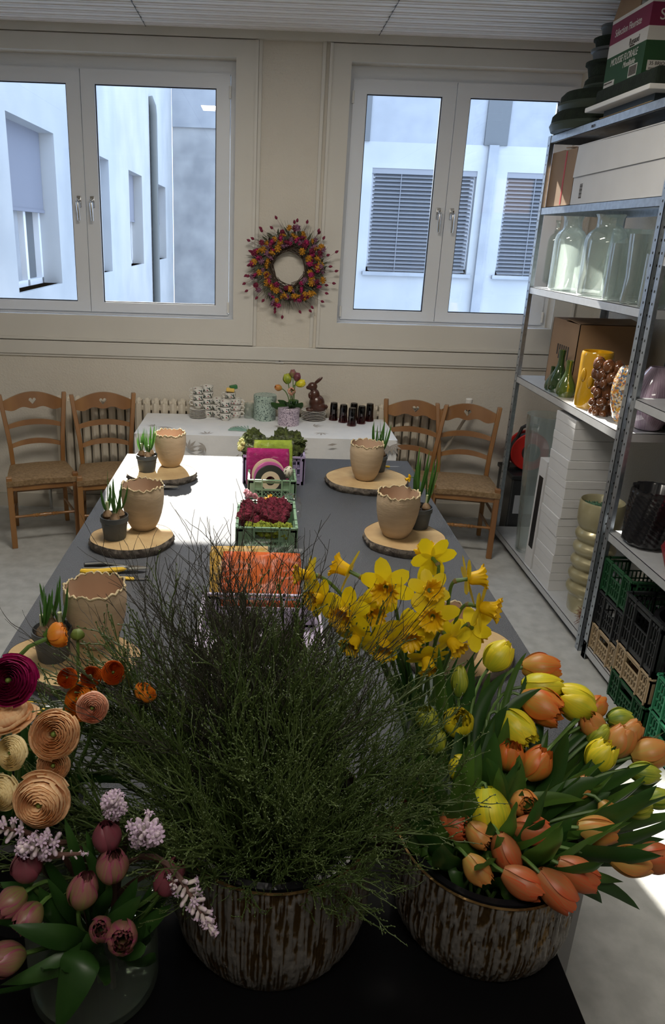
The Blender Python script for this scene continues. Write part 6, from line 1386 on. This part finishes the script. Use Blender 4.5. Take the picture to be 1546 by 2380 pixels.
# bilberry branches
mat('bilberry', (.040, .072, .014), .5, col2=(.060, .09, .02), scale=9); mat('broom', (.025, .024, .014), .6)
def branch_mesh(sd, Ln, dens, rad, mt, nm, buds=True):
    random.seed(sd); m_ = MB()
    def grow(p, d, L_, r_, lev):
        n = 6; pts = [p]; dd = d.copy()
        for i in range(n):
            dd = (dd+V((R(-.22, .22), R(-.22, .22), R(-.08, .14)))).normalized(); pts.append(pts[-1]+dd*L_/n)
            if lev < 2 and i >= (1 if lev else 0):
                for q in range(dens if lev == 0 else 1):
                    if R(0, 1) < .85:
                        s_ = (dd+V((R(-1, 1), R(-1, 1), R(-.2, .6)))*.75).normalized(); grow(pts[-1], s_, L_*R(.26, .42), r_*.68, lev+1)
            elif buds and i % 2: b_ = pts[-1]; m_.tube([b_, b_+dd*.002+V((R(-.002, .002), R(-.002, .002), .001)), b_+dd*.005], [r_*.8, r_*1.5, r_*.3], 4)
        m_.tube(pts, [r_*(1-.45*i/n) for i in range(n+1)], 4, cap=False)
    grow(V((0, 0, 0)), V((0, 0, 1)), Ln, rad, 0)
    o = m_.build(nm, mt, None, angle=80); return o
protos = [branch_mesh(100+k, .29, 2, .0023, 'bilberry', 'bilberry_branch') for k in range(7)]
bl = 'green bare bilberry branch in the dense bunch filling the left bark planter'
random.seed(55)
for i in range(235):
    o = protos[i] if i < len(protos) else protos[i % len(protos)].copy()
    if i >= len(protos): COL.objects.link(o)
    while True:
        dx, dy = R(-1, 1), R(-1, 1)
        if dx*dx+dy*dy < 1: break
    el = math.hypot(dx, dy); b0 = BL+V((dx*.115-.01, dy*.115, .13+.05*R(0, 1)))
    d = V((dx*(1.15 if dx < 0 else .52), dy*(.6 if dy > 0 else .42), 1-.45*el**2)).normalized()
    s_ = R(.80, 1.18)*(1-.35*max(0, d.x))*(1-.42*max(0, -dy)*1.0)
    o.rotation_euler = (d.to_track_quat('Z', 'Y').to_matrix() @ Matrix.Rotation(R(0, 6.28), 3, 'Z')).to_euler(); o.location = b0; o.scale = (s_,)*3
    tag(o, bl, 'branch', 'bilberry branches in the left planter')
protos = [branch_mesh(200+k, .36, 3, .0011, 'broom', 'broom_twig', False) for k in range(4)]
for i in range(42):
    o = protos[i] if i < 4 else protos[i % 4].copy()
    if i >= 4: COL.objects.link(o)
    d = V((R(-.40, .06), R(.05, .45), 1)).normalized(); o.location = BL+V((R(-.08, .03), R(.02, .10), .16)); o.rotation_euler = (d.to_track_quat('Z', 'Y').to_matrix() @ Matrix.Rotation(R(0, 6.28), 3, 'Z')).to_euler(); s_ = R(.9, 1.15); o.scale = (s_,)*3
    tag(o, 'fine dark twig rising above the bilberry branches at the upper left', 'twig', 'fine dark twigs above the bilberry')
